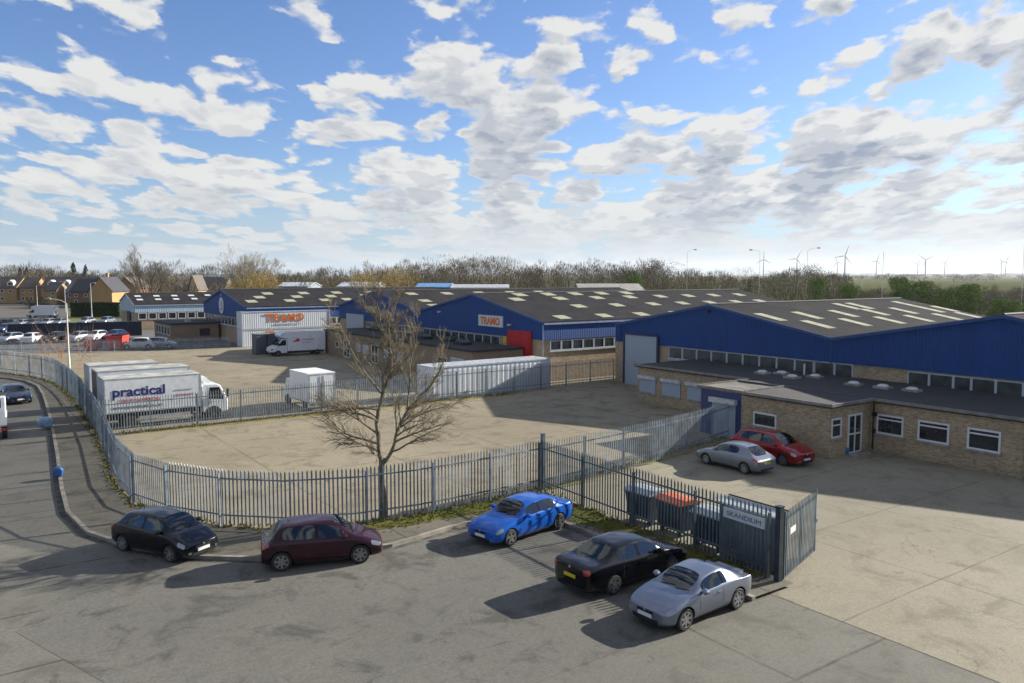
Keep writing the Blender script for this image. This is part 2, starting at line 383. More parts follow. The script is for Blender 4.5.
#---SETTING---
# ------------------------------------------------------------------ ground, road, yard
def sheet(name, uvs, z, m, uv=True):
    mb = MB(); pts = [XY(*p) if uv else p for p in uvs]
    mb.add([(p[0], p[1], z) for p in pts], [tuple(range(len(pts)))])
    o = struct(name, mb, m)
    bm = bmesh.new(); bm.from_mesh(o.data); bmesh.ops.triangulate(bm, faces=bm.faces)
    for f in bm.faces:
        if f.normal.z < 0: f.normal_flip()
    bm.to_mesh(o.data); bm.free(); return o
def fields():
    m, t, b = principled('fields'); oc = t.new('ShaderNodeTexCoord').outputs['Object']
    vo = t.new('ShaderNodeTexVoronoi'); t.put(vo.inputs['Vector'], t.vmath('MULTIPLY', oc, (.0028, .0016, 1))); vo.inputs['Scale'].default_value = 1
    h = t.new('ShaderNodeSeparateColor'); t.put(h.inputs[0], vo.outputs['Color'])
    c = t.mix(t.ramp(h.outputs[0], .3, .5), (.14, .15, .055), (.10, .12, .04)); c = t.mix(t.ramp(h.outputs[1], .45, .5), c, (.22, .18, .10))
    n = t.noise(oc, .06, 6, .7); n2 = t.noise(oc, 2.2, 5, .7)
    c = t.mix(t.ramp(n, .35, .7, 0, .6), c, (.10, .08, .045)); c = t.mix(t.ramp(n2, .4, .7, 0, .5), c, (.06, .065, .025))
    t.put(b.inputs['Base Color'], c); b.inputs['Roughness'].default_value = 1; b.inputs['Specular IOR Level'].default_value = 0; return m
g = MB(); rings = [0, 60, 130, 300, 700, 1600, 4000, 9000, 12500]; NS = 48
g.v = [(0, 60, -.05)]
for r in rings[1:]: g.v += [(r * math.cos(2 * math.pi * k / NS), 60 + r * math.sin(2 * math.pi * k / NS), -.05) for k in range(NS)]
g.f = [(0, 1 + k, 1 + (k + 1) % NS) for k in range(NS)] + [(1 + (i - 1) * NS + k, 1 + i * NS + k, 1 + i * NS + (k + 1) % NS, 1 + (i - 1) * NS + (k + 1) % NS) for i in range(1, len(rings) - 1) for k in range(NS)]
g.m = [0] * len(g.f); struct('ground', g, fields())
ROADM = paving('road_concrete', (.200, .190, .155), (.258, .245, .20), (.105, .10, .083), joint=(.07, .065, .055), size=(5.2, 3.6), jw=.05, stain=.55, crack=.35)
ASPH = paving('old_asphalt', (.182, .174, .148), (.235, .225, .19), (.088, .084, .072), size=None, stain=.9, crack=.45)
YARDM = paving('yard_concrete', (.335, .285, .188), (.43, .37, .252), (.185, .155, .105), joint=(.12, .105, .075), size=(6.1, 4.5), jw=.04, stain=.8, crack=.7)
YARD2 = paving('forecourt_concrete', (.31, .275, .192), (.39, .35, .248), (.185, .163, .115), joint=(.14, .125, .09), size=(5.5, 5.0), jw=.035, stain=.65, crack=.5, off=3)
PAVEM = paving('pavement_asphalt', (.178, .162, .124), (.24, .215, .16), (.09, .084, .066), joint=(.06, .055, .045), size=(3.2, 1.9), jw=.045, stain=.9, crack=.9)
CARPK = paving('far_asphalt', (.17, .165, .155), (.22, .21, .19), (.10, .10, .095), size=None)
FENCE = [(20.4, 27.0), (18.6, 26.85), (16.6, 26.75), (14.3, 26.7), (12.0, 27.0), (9.6, 28.0), (7.9, 29.6), (6.5, 32.0), (5.7, 34.7), (5.65, 38.6), (6.0, 43), (6.4, 48), (6.8, 55), (7.1, 62), (7.25, 68), (7.2, 73), (7.0, 78.0), (6.5, 81.3), (5.8, 83.8), (4.8, 86.6), (3.6, 89.2), (2.2, 91.6), (-1, 95), (-6, 99)]
KERB = [(18.45, 14.2), (18.45, 20.8), (18.4, 23.2), (17.9, 24.4), (16.6, 25.0), (14.4, 24.75), (12.0, 24.3), (9.8, 24.7), (7.9, 25.6), (6.2, 27.0), (4.7, 29.2), (3.7, 31.8), (3.4, 35), (3.6, 39), (4.2, 47), (4.8, 56), (5.2, 63), (5.6, 71), (5.7, 77), (5.2, 81), (4.2, 84), (2.4, 86.8), (-1, 90), (-7, 94)]
sheet('car_park', [(-60, 99.5), (-6, 99.5), (3.6, 89.6), (6.6, 82), (6.4, 75), (20, 60), (60, 60), (60, 150), (24, 150), (-50, 205)], -.02, CARPK)
sheet('road', [(-14, -12), (19.4, -12), (19.4, 14.4), (19.6, 27.5), (8, 32), (7.4, 80), (-6, 99.8), (-60, 135), (-60, 90), (-30, 60)], 0.0, ROADM)
sheet('road_patch', [(4.5, 14), (19.1, 14.2), (18.3, 21), (18.2, 23.0), (16.4, 24.7), (12, 24.0), (8, 25.2), (5.9, 26.8), (4.2, 29), (1, 24)], .004, ASPH)
sheet('yard', [(20.4, 27), (16.6, 26.75), (14.3, 26.7), (9.6, 28), (7.9, 29.6), (6.5, 32), (5.7, 34.7), (5.65, 38.6), (6.8, 55), (7.2, 70), (7.0, 78), (6.5, 81.3), (5.8, 83.8), (3.6, 89.5), (4.8, 114), (16.7, 106.9), (29.2, 104.8), (50, 104.8), (50, 30.9), (38, 30.4)], .024, YARDM)
sheet('forecourt', [(19.9, 26.9), (19.9, 14.6), (19.25, 14.3), (19.25, -12), (60, -12), (60, 30.7), (38, 30.35)], .007, YARD2)
sheet('far_road', [(-330, 150), (-60, 150), (-80, 200), (-90, 255), (-330, 255)], -.025, paving('far_brown_asphalt', (.15, .135, .11), (.19, .17, .14), (.09, .08, .06), size=None), uv=False)
mb = MB(); k2 = [XY(*p) for p in KERB]; f2 = [XY(*p) for p in FENCE]
f2 = [XY(20.3, 14.2), XY(20.3, 26.9)] + f2[1:]
pv_ = MB(); poly = k2 + list(reversed(f2)); n = len(poly)
pv_.add([(p[0], p[1], .10) for p in poly], [tuple(range(n))])
o = struct('pavement', pv_, PAVEM)
bm = bmesh.new(); bm.from_mesh(o.data); bmesh.ops.triangulate(bm, faces=bm.faces)
for f in bm.faces:
    if f.normal.z < 0: f.normal_flip()
bm.to_mesh(o.data); bm.free()
def strip(mb, pts, w0, w1, z0, z1, uv=True):                    # a bar following a polyline, w0..w1 to its side
    P2 = [Vector((*(XY(*p) if uv else p), 0)) for p in pts]; L = []; Rr = []
    for i, p in enumerate(P2):
        d = (P2[min(i + 1, len(P2) - 1)] - P2[max(i - 1, 0)]).normalized(); nrm = Vector((-d.y, d.x, 0)); L.append(p + nrm * w0); Rr.append(p + nrm * w1)
    vs = []
    for a, b in zip(L, Rr): vs += [(a.x, a.y, z0), (b.x, b.y, z0), (b.x, b.y, z1), (a.x, a.y, z1)]
    fs = []
    for i in range(len(P2) - 1):
        a, b = i * 4, i * 4 + 4
        fs += [(a, a + 1, b + 1, b), (a + 1, a + 2, b + 2, b + 1), (a + 2, a + 3, b + 3, b + 2), (a + 3, a, b, b + 3)]
    fs += [(3, 2, 1, 0), (len(vs) - 4, len(vs) - 3, len(vs) - 2, len(vs) - 1)]
    mb.add(vs, fs)
kb = MB(); strip(kb, KERB, -.07, .09, -.02, .125); struct('kerb', kb, mat('kerb_stone', (.30, .27, .225), .9, vary=.2, scale=1.5, bump=.4))
gt = MB(); strip(gt, KERB, .095, .30, -.01, .008); struct('gutter', gt, mat('gutter_dirt', (.12, .108, .088), .95, vary=.3, scale=2.5, bump=.4))
MOSS = grassmat('mossy_verge', (.085, .10, .018), (.16, .165, .03), (.11, .085, .045), 1.4)
VERGE = [(20.05, 14.8), (20.05, 26.4), (18.3, 26.35), (14.2, 26.3), (11.6, 26.5), (11.2, 26.9)]
def wobble(a, b, nseg, amp, seed):
    rnd = random.Random(seed); return [(a[0] + (b[0] - a[0]) * i / nseg + rnd.uniform(-amp, amp), a[1] + (b[1] - a[1]) * i / nseg + rnd.uniform(-amp, amp)) for i in range(nseg + 1)]
vg = [(20.1, 15.2)] + [(20.1, 26.7), (11.5, 26.85)] + wobble((12, 26.0), (15.6, 25.6), 10, .12, 1) + wobble((16.0, 25.5), (18.2, 25.1), 6, .12, 2) + wobble((18.75, 24.4), (18.8, 15.6), 18, .16, 3)
sheet('verge', vg, .106, MOSS)
DRYG = grassmat('dry_grass_strip', (.26, .22, .09), (.33, .29, .12), (.16, .15, .06), 1.2)
sheet('grass_strip', [(8, 51.1)] + wobble((9, 50.2), (36, 50.4), 30, .22, 5) + [(38, 51.2)], .028, DRYG)
sheet('grass_strip', [(21, 27.0)] + wobble((21, 27.35), (36, 30.3), 24, .15, 9) + [(37, 30.1), (36, 29.9)] + wobble((35, 29.1), (22, 26.9), 20, .15, 6), .030, DRYG)
sheet('grass_strip', [(6.9, 75)] + wobble((8.0, 60), (10.5, 81), 8, .3, 7) + [(6.8, 82)], .028, grassmat('bright_grass', (.20, .22, .02), (.28, .27, .04), (.14, .13, .03), 1))
# grass tufts along the fence feet: nobody could count the blades
rnd = random.Random(11); tf = MB()
def tufts(a, b, n, sp, zz, h=.14):
    for i in range(n):
        k = rnd.random(); u = a[0] + (b[0] - a[0]) * k + rnd.gauss(0, sp); v = a[1] + (b[1] - a[1]) * k + rnd.gauss(0, sp); x, y = XY(u, v)
        for j in range(5):
            t = rnd.uniform(0, 6.28); q = rnd.uniform(.3, 1) * h; dx_, dy_ = math.cos(t) * .03, math.sin(t) * .03; lx, ly = rnd.gauss(0, .05), rnd.gauss(0, .05)
            tf.add([(x - dx_, y - dy_, zz), (x + dx_, y + dy_, zz), (x + lx, y + ly, zz + q)], [(0, 1, 2)])
for a, b in zip(FENCE[:20], FENCE[1:21]): tufts(a, b, int(math.dist(a, b) * 26), .16, .1)
tufts((20.1, 26.8), (20.1, 15), 330, .18, .1); tufts((20.4, 27), (37.5, 30.2), 260, .16, .06); tufts((7.6, 50.9), (36, 50.9), 500, .25, .06)
tufts((11.8, 26.3), (18.4, 26), 260, .35, .1, .08); tufts((19.3, 25.5), (19.3, 15.5), 260, .4, .1, .08)
o = tf.build('grass_tufts', grassmat('tuft_blades', (.15, .15, .035), (.28, .25, .08), (.08, .10, .02), 2), fix=False); stuff(o, 'short dry grass tufts along the foot of the palisade fences', 'grass')

# ------------------------------------------------------------------ palisade fences
def palisade(name, pts, h, label, m, pitch=.155, step=2.75, z0=.1, pw=.030, group='steel palisade fences round the yards', posts=True, side=-1, poly_posts=True, kink=True):
    W = [Vector(XY(*p)) for p in pts]; x0, y0 = W[0]
    t = thing(name, label, 'fence', (x0, y0, z0), 0, group)
    pl = MB(); rl = [MB(), MB()]; rnd = random.Random(len(label)); pm = []
    dist = 0; nxt = 0; nextpost = 0
    segs = [(a, b, (b - a).length) for a, b in zip(W, W[1:])]
    for a, b, L in segs:
        d = (b - a) / L; nn = Vector((-d.y, d.x)) * side; s_ = nxt
        while s_ < L:
            c = a + d * s_ + nn * .035; hh = h + rnd.uniform(-.012, .012); ln = rnd.gauss(0, .006)
            A_, B_ = c - d * pw, c + d * pw; e = nn * .014
            ring = [(A_, 0.04), (B_, .04), (B_, hh - .09), (c, hh), (A_, hh - .09)]
            vs = [(p.x - x0 + e.x * q + d.x * ln * z / h, p.y - y0 + e.y * q + d.y * ln * z / h, z) for q in (0, 1) for p, z in ring]
            pl.add(vs, [(0, 1, 2, 3, 4), (9, 8, 7, 6, 5)] + [(i, i + 5, (i + 1) % 5 + 5, (i + 1) % 5) for i in range(5)])
            s_ += pitch
        nxt = s_ - L
        for mb, z in zip(rl, (.38, h - .38)):
            e0, e1 = a - d * .02, b + d * .02
            A_, B_, C_, D_ = e0 + nn * .002, e1 + nn * .002, e1 + nn * .033, e0 + nn * .033
            mb.add([(p.x - x0, p.y - y0, zz) for zz in (z, z + .055) for p in (A_, B_, C_, D_)], [(0, 3, 2, 1), (4, 5, 6, 7), (0, 1, 5, 4), (1, 2, 6, 5), (2, 3, 7, 6), (3, 0, 4, 7)])
    # posts
    tot = sum(L for _, _, L in segs); k = max(1, round(tot / step)); pos = [tot * i / k for i in range(k + 1)]
    proto = None
    for s_ in pos:
        acc = 0
        for a, b, L in segs:
            if s_ <= acc + L + 1e-6:
                q = a + (b - a) * (s_ - acc) / L; ang = math.atan2(b.y - a.y, b.x - a.x); break
            acc += L
        if proto is None:
            pb = MB(); pb.box(-.05, .05, -.052 if side > 0 else -.052, -.046, 0, h - .16); pb.box(-.05, .05, .038 - .09 + .047, .041 - .09 + .047, 0, h - .16); pb.box(-.004, .004, -.05, .0, 0, h - .163)
            pb = MB(); pb.box(-.03, .03, -.105, 0, 0, h - .14)
            proto = pb.build('post', m, t); o = proto
        else: o = proto.copy(); COL.objects.link(o)
        o.location = (q.x - x0, q.y - y0, 0); o.rotation_euler = (0, 0, ang if side > 0 else ang + math.pi)
    pl.build('pales', m, t, fix=False); rl[0].build('rail', m, t); rl[1].build('rail', m, t)
    return t
palisade('palisade_fence', FENCE[:9], 2.12, 'pale galvanised palisade fence curving along the pavement, in front of the bare tree', GALV, side=-1)
palisade('palisade_fence', FENCE[8:], 2.12, 'galvanised palisade fence running away up the left kerb past the lorry backs', GALV, side=-1)
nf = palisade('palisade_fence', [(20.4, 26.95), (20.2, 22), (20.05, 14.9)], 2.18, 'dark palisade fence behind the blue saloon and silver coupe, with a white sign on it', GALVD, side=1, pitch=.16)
palisade('palisade_fence', [(20.55, 27.1), (24, 27.45), (28, 27.95), (33.8, 29.2), (36.8, 30.0)], 2.1, 'grey palisade fence from the corner post to the blue office entrance', GALV, side=-1, z0=.05, pw=.021)
palisade('palisade_fence', [(6.75, 50.7), (15.7, 50.95), (30, 51.2), (40.6, 51.35), (47, 51.45)], 2.15, 'straight palisade fence across the middle of the yard before the lorry and white container', mat('weathered_galvanised', (.27, .32, .36), .5, .3, vary=.2), side=-1, z0=.05, pw=.024)
palisade('palisade_fence', [(4.4, 113.6), (16.7, 106.5), (29.3, 104.9)], 1.45, 'far blue-grey palisade fence in front of the red skips and low flat-roofed building', GALV, side=-1, z0=0.02, pw=.022)
# fence corner post
t = uvthing('corner_post', 'tall dark post where the two near palisade fences meet behind the blue saloon', 'post', 20.55, 26.95)
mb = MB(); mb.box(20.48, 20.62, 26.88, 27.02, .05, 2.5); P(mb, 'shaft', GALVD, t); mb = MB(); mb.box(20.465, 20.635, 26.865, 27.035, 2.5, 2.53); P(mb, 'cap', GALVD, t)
# gate post and open gate leaf
t = uvthing('gate_post', 'thick dark steel gate post at the open yard gate', 'post', 20.05, 14.6)
mb = MB(); mb.box(19.97, 20.15, 14.5, 14.68, .02, 2.38); P(mb, 'shaft', mat('gate_steel', (.045, .06, .075), .5, .3), t)
mb = MB(); mb.box(19.955, 20.165, 14.485, 14.695, 2.38, 2.41); P(mb, 'cap', mat('gate_steel', (.045, .06, .075)), t)
for z in (.55, 1.85):
    mb = MB(); mb.box(20.15, 20.26, 14.55, 14.65, z, z + .1); P(mb, 'hinge', GALVD, t)
gl = thing('steel_gate', 'open palisade gate leaf swung back into the yard with small white notice', 'gate', (*XY(20.25, 14.55), .1), ANG + math.atan2(.95, 2.95))
GL = 3.15
mb = MB(); mb.box(0, .06, -.03, .03, 0.02, 2.12); mb.box(GL - .06, GL, -.03, .03, .02, 2.12); mb.box(.06, GL - .06, -.03, .03, .12, .19); mb.box(.06, GL - .06, -.03, .03, 1.84, 1.91)
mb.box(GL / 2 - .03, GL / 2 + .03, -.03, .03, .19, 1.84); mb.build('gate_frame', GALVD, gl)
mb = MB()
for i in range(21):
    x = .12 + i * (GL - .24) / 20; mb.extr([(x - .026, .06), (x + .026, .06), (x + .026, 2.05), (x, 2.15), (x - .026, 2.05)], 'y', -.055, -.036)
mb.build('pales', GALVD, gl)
mb = MB(); mb.box(.35, .85, -.075, -.060, 1.33, 1.52); mb.build('notice', PLW, gl)
mb = MB(); mb.box(GL - .02, GL + .05, -.07, .07, 1.0, 1.12); mb.build('latch', GALV, gl)
# ------------------------------------------------------------------ buildings
def ridge_z(v, prof):
    for (a, za), (b, zb) in zip(prof, prof[1:]):
        lo, hi = min(a, b), max(a, b)
        if lo <= v <= hi: return za + (zb - za) * (v - a) / (b - a)
def window(t, u, v0, v1, z0, z1, axis='u', frame=WFRAME, glass=GLASS, mull=(), fw=.07, out=-1, name='window', transom=None, sill=True, pmat=None):
    """frame set 20 mm proud on a wall plane; axis 'u' = wall at constant u, facing out; v0<v1"""
    fr = MB(); gl = MB(); d = .05 * out
    def bx(mb, a0, a1, zz0, zz1, p0, p1, mi=0):
        lo, hi = sorted((u + p0 * out, u + p1 * out))
        (mb.box(lo, hi, a0, a1, zz0, zz1, mi) if axis == 'u' else mb.box(a0, a1, lo, hi, zz0, zz1, mi))
    bx(fr, v0, v0 + fw, z0, z1, -.02, .045); bx(fr, v1 - fw, v1, z0, z1, -.02, .045)
    bx(fr, v0 + fw, v1 - fw, z0, z0 + fw, -.02, .045); bx(fr, v0 + fw, v1 - fw, z1 - fw, z1, -.02, .045)
    for q in mull: bx(fr, q - fw * .4, q + fw * .4, z0 + fw, z1 - fw, -.01, .04)
    if transom: bx(fr, v0 + fw, v1 - fw, transom - fw * .4, transom + fw * .4, -.012, .038)
    f = P(fr, name, frame, t)
    bx(gl, v0 + fw * .5, v1 - fw * .5, z0 + fw * .5, z1 - fw * .5, -.03, .012); P(gl, 'pane', glass, f)
    if sill:
        s_ = MB(); bx(s_, v0 - .06, v1 + .06, z0 - .09, z0 - .005, .0, .11); P(s_, 'sill', CONC, f)
    return f
def gable_hall(t, u0, u1, prof, zc, wallm, clad=BLUE, trim=BLUET, vside=None, ov=.12):
    """prof: (v, z) roofline along the front; zc: foot of the cladding"""
    vs = [p[0] for p in prof]; v0, v1 = min(vs), max(vs)
    w = MB(); w.box(u0 + .12, u1 - .12, v0 + .12, v1 - .12, 0, zc + .1); P(w, 'wall', wallm, t)
    f = MB(); f.extr([(v0, zc), (v1, zc)] + [(a, b) for a, b in sorted(prof, reverse=True)], 'x', u0, u0 + .14); P(f, 'gable_cladding', clad, t)
    f = MB(); f.extr([(v0, zc), (v1, zc)] + [(a, b) for a, b in sorted(prof, reverse=True)], 'x', u1 - .14, u1); P(f, 'gable_cladding', clad, t)
    for v, s in ((v0, 1), (v1, -1)):
        z = ridge_z(v, prof); f = MB(); f.box(u0 + .142, u1 - .142, min(v, v + .14 * s), max(v, v + .14 * s), zc, z - .02); P(f, 'eaves_cladding', clad, t)
        f = MB(); f.box(u0 + .05, u1 - .05, min(v - .14 * s, v - .002 * s), max(v - .14 * s, v - .002 * s), z - .20, z - .06); P(f, 'gutter', mat('gutter_grey', (.30, .36, .46), .5), t)
    sp = sorted(prof)
    for (a, za), (b, zb) in zip(sp, sp[1:]):
        r = MB(); e = 0.0
        r.extr([(a, za + .01), (b, zb + .01), (b, zb + .07), (a, za + .07)], 'x', u0 - ov + .001, u1 + ov - .001); P(r, 'roof', ROOF, t)
        q = MB(); q.extr([(a, za - .10), (b, zb - .10), (b, zb + .10), (a, za + .10)], 'x', u0 - ov - .05, u0 - ov); P(q, 'verge_flashing', trim, t)
    for (a, za) in sp[1:-1]:
        if za > sp[0][1] + .8:
            q = MB(); q.tube([(u0 - ov, a, za + .09), (u1 + ov, a, za + .09)], .09, 6); P(q, 'ridge_cap', mat('ridge_tile', (.10, .095, .09), .85), t)
def skylights(t, prof, items, w, l, m=SKYL):
    sp = sorted(prof); protos = {}
    for (u, v) in items:
        for (a, za), (b, zb) in zip(sp, sp[1:]):
            if a <= v < b: k = (zb - za) / (b - a); z = za + k * (v - a) + .075
        key = round(k, 3)
        if key not in protos:
            mb = MB(); mb.extr([(-l / 2, -l / 2 * k), (l / 2, l / 2 * k), (l / 2, l / 2 * k + .03), (-l / 2, -l / 2 * k + .03)], 'x', -w / 2, w / 2)
            o = protos[key] = mb.build('rooflight', m, t)
        else: o = protos[key].copy(); COL.objects.link(o)
        o.location = (u - t['ou'], v - t['ov'], z)

# --- near warehouse (double gable)
WP = [(51.5, 5.02), (41.1, 7.0), (30.65, 5.12), (20.3, 7.05), (9.9, 5.1), (-.5, 7.05), (-10.9, 5.1)]
t = uvthing('warehouse', 'nearest blue-clad brick warehouse with two low gables and grey roller door, behind the flat-roofed offices', 'warehouse', 47.2, 51.5)
gable_hall(t, 47.2, 74, WP, 3.6, BRICK)
it = [(u, 36.55) for u in (48.5, 52.9, 57.6, 62.0, 66.4, 70.8, 74.6 - 1.3)] + [(u, 33.95) for u in (50.4, 55.0, 59.7, 64.0, 68.5, 72.4)] + [(u, 38.8) for u in (61.6, 63.5, 70.8)] + \
     [(u, 16) for u in (52, 58, 64, 70)] + [(u, 45) for u in (52, 58, 64, 70)]
skylights(t, WP, it, .95, 2.35)
mb = MB(); mb.box(47.2, 47.34, 46.2, 50.6, 3.59, 4.4)          # door head cut into the cladding: door stands proud instead
d = MB(); d.box(47.12, 47.197, 46.5, 50.25, 0, 4.25); door = P(d, 'roller_door', SHUT, t)
mb = MB(); mb.box(47.06, 47.19, 46.3, 46.5, 0, 4.35); mb.box(47.06, 47.19, 50.25, 50.45, 0, 4.35); mb.box(47.06, 47.19, 46.5, 50.25, 4.25, 4.42); P(mb, 'frame', mat('door_frame_blue', (.02, .035, .10)), door)
mb = MB(); mb.box(47.13, 47.19, 50.45, 51.45, 0, 3.58); P(mb, 'brick_pier', BRICK, t)
SFR = mat('strip_frame', (.58, .64, .70), .5, vary=.06)
def strip_windows(t, u, va, vb, z0, z1, n, glass=OGLASS, irregular=None):
    ed = irregular or [va + (vb - va) * i / n for i in range(n + 1)]
    ed = sorted(ed)
    for a, b in zip(ed, ed[1:]): window(t, u, a + .01, b - .01, z0, z1, fw=.055, glass=glass, sill=False, frame=SFR)
    s_ = MB(); s_.box(u - .16, u - .004, ed[0] - .05, ed[-1] + .05, z0 - .1, z0 - .01); P(s_, 'window_ledge', mat('ledge_white', (.55, .57, .60), .6), t)
strip_windows(t, 47.3, 32.05, 45.3, 2.62, 3.56, 9)
strip_windows(t, 47.3, 29.15, 31.0, 2.62, 3.56, 1, irregular=[29.2, 30.5, 32.0])
strip_windows(t, 47.3, 5, 25.6, 2.55, 3.5, 0, irregular=[25.6, 24.3, 22.9, 21.9, 20.6, 19.2, 17.9, 16.2, 14.5, 12.8, 11, 9, 7])
mb = MB(); mb.lathe([(.12, 0), (.12, .12), (.05, .16)], 10, 'x', (47.05, 41.1, 6.55)); P(mb, 'floodlight', PLAS, t)
for v in (50.9, 30.6):
    mb = MB(); mb.tube([(46.99, v, 5.0), (46.99, v, 3.5)], .05, 6); P(mb, 'downpipe', BLUET, t)

# --- middle warehouse with two gables, sign and red doors
TP = [(54.8, 5.2), (66.2, 7.4), (77.3, 5.35), (88.1, 7.35), (99.0, 5.3)]
t = uvthing('warehouse', 'middle blue-clad warehouse with red folding doors and small TRAMO sign board', 'warehouse', 41.8, 54.8)
gable_hall(t, 41.8, 81.3, TP, 3.68, BRICK)
it = [(u, 56.1) for u in (44.9, 49.9, 54.7, 59.6)] + [(u, 60.0) for u in (50.1, 55.1, 60.2, 64.6, 69.0, 73.4, 77.6)] + [(u, 63.4) for u in (45.1, 50.5, 55.4, 60.1, 64.7, 69.2, 73.5, 78)] + \
     [(u, 65.4) for u in (46.9, 50.5, 54.1, 57.8, 61.4)] + [(45.6, 86), (50.5, 85.9), (55.4, 86), (45.3, 82.1), (50.2, 82.1), (45.1, 79.6), (60.3, 86), (65, 86), (55.2, 82.1), (60, 82.1)] + \
     [(44.8, 70), (50, 72), (44.5, 91.5), (48, 93)]
skylights(t, TP, it, 1.35, 1.25)
rd = MB(); rd.box(41.66, 41.79, 58.25, 60.1, 0, 4.3); r_ = P(rd, 'folding_door', cladding('red_cladding', (.55, .012, .015), .3), t)
rd = MB(); rd.box(41.665, 41.795, 56.45, 58.2, 0, 4.32); r_ = P(rd, 'folding_door', cladding('red_cladding', (.55, .012, .015), .3), t)
mb = MB(); mb.box(41.74, 41.78, 58.2, 58.25, 0, 4.3); P(mb, 'meeting_strip', mat('purple_grey', (.12, .10, .2)), t)
strip_windows(t, 41.9, 61.6, 76.3, 2.68, 3.6, 10)
for a, b in zip([42.6, 43.85, 45.1, 46.35, 47.6, 48.85, 50.1, 51.3], [43.85, 45.1, 46.35, 47.6, 48.85, 50.1, 51.3, 52.5]): window(t, 54.89, a + .02, b - .02, 2.72, 3.58, axis='v', glass=OGLASS, sill=False, fw=.06, frame=SFR)
mb = MB(); mb.box(42.5, 52.6, 54.78, 54.91, 2.6, 2.7); P(mb, 'window_ledge', mat('ledge_white', (.55, .57, .60)), t)
mb = MB(); mb.box(41.7, 41.79, 60.9, 65.0, 4.45, 5.5); sg = P(mb, 'sign_board', WHITE, t)
ORANGE = mat('orange_letters', (.82, .20, .015), .5, vary=.04); NAVY = mat('navy_letters', (.02, .02, .16), .5, vary=.04); REDL = mat('red_letters', (.75, .04, .03), .5, vary=.04); GREYL = mat('grey_letters', (.13, .14, .2), .5, vary=.04)
ROTU = (R(90), 0, R(-90)); ROTV = (R(90), 0, 0)
text_part('TRAMO', .92, ORANGE, sg, (41.69 - 41.8, 64.6 - 54.8, 4.66), ROTU, bold=.045, width=3.3)
for (v0, v1, z0, z1, m, nm) in ((62.5, 63.4, .0, 2.05, BLUET, 'side_door'), (61.2, 61.9, 1.2, 2.3, PLW, 'notice'), (60.4, 61.0, 2.0, 2.9, PLW, 'notice'), (60.5, 61.0, 3.0, 3.7, PLY, 'notice'), (60.5, 61.0, .9, 1.8, PLW, 'notice')):
    mb = MB(); mb.box(41.84, 41.915, v0, v1, z0, z1); P(mb, nm, m, t)
mb = MB(); mb.box(41.5, 41.78, 59.6, 59.85, 4.7, 4.85); P(mb, 'floodlight', PLW, t)
mb = MB(); mb.box(41.5, 41.78, 72.3, 72.6, 5.4, 5.55); P(mb, 'floodlight', PLW, t)
# far part: grey roller door, yellow sign, windows
mb = MB(); mb.box(41.66, 41.79, 91.2, 96.4, 0, 4.4); P(mb, 'roller_door', SHUT, t)
mb = MB(); mb.box(41.7, 41.79, 87.6, 90.4, 4.75, 5.55); P(mb, 'sign_board', mat('cream_board', (.75, .62, .35)), t)
strip_windows(t, 41.9, 78.3, 90.8, 2.9, 3.6, 8)
mb = MB(); mb.tube([(41.68, 54.7, 5.0), (41.68, 54.7, .1)], .05, 6); P(mb, 'downpipe', mat('gutter_grey', (.3, .36, .46)), t)

# --- blue gabled hall with round emblem
BP = [(105.0, 5.1), (116.4, 7.2), (126.2, 5.15)]
t = uvthing('warehouse', 'far blue-clad hall with white round emblem on its gable, behind the stacked white containers', 'warehouse', 31.5, 105)
gable_hall(t, 31.5, 66, BP, 3.6, BRICK)
skylights(t, BP, [(u0 + i * 1.9, v) for u0 in (33.2, 38.5, 43.6, 49) for i, v in enumerate((108.2, 110.7, 113.1))] + [(47, 108.4)], 1.4, 1.5)
strip_windows(t, 31.6, 107, 125.5, 2.4, 3.55, 11)
for a, b in zip([42.8, 44.0, 45.2, 46.4, 47.6], [44.0, 45.2, 46.4, 47.6, 48.8]): window(t, 105.09, a, b - .04, 2.5, 3.5, axis='v', glass=OGLASS, sill=False, fw=.09)
mb = MB(); mb.lathe([(1.18, 0), (1.18, -.06)], 32, 'x', (31.49, 116.4, 5.0)); e = P(mb, 'emblem', WHITE, t, True)
mb = MB(); mb.lathe([(.62, 0), (.62, -.02)], 24, 'x', (31.42, 116.4, 4.95)); P(mb, 'emblem_disc', mat('pale_blue_mark', (.25, .36, .60)), e)
mb = MB(); mb.extr([(115.95, 4.6), (116.85, 4.6), (116.65, 5.3), (116.4, 5.55), (116.15, 5.3)], 'x', 31.36, 31.39); P(mb, 'emblem_mark', WHITE, e)
mb = MB(); mb.lathe([(.14, 0), (.14, -.05)], 12, 'x', (31.49, 116.4, 6.45)); P(mb, 'emblem_dot', WHITE, e)
# --- white-clad hall
VP = [(148.0, 4.2), (155.9, 6.0), (162.3, 4.5)]
PALE = cladding('pale_blue_cladding', (.42, .54, .64), .28, .5)
t = uvthing('warehouse', 'pale blue sheet-clad hall with dark grey roof, left of the blue emblem hall', 'warehouse', 25.7, 148)
gable_hall(t, 25.7, 46, VP, 2.9, BRICK, clad=PALE, trim=ALU)
skylights(t, VP, [(u, 153.7) for u in (27.2, 30.3, 33.3, 36.2, 39.1, 42)] + [(u, 151.3) for u in (27.1, 30.1, 33.1, 36.2, 39.2)], 1.0, .9, m=WHITE)
for i in range(9): window(t, 148.07, 26.2 + i * 1.6, 27.5 + i * 1.6, 1.7, 2.85, axis='v', glass=GLASS, sill=False, fw=.1)
mb = MB(); mb.box(25.6, 25.69, 152.6, 155.3, 0, 3.0); P(mb, 'door', DARK, t)
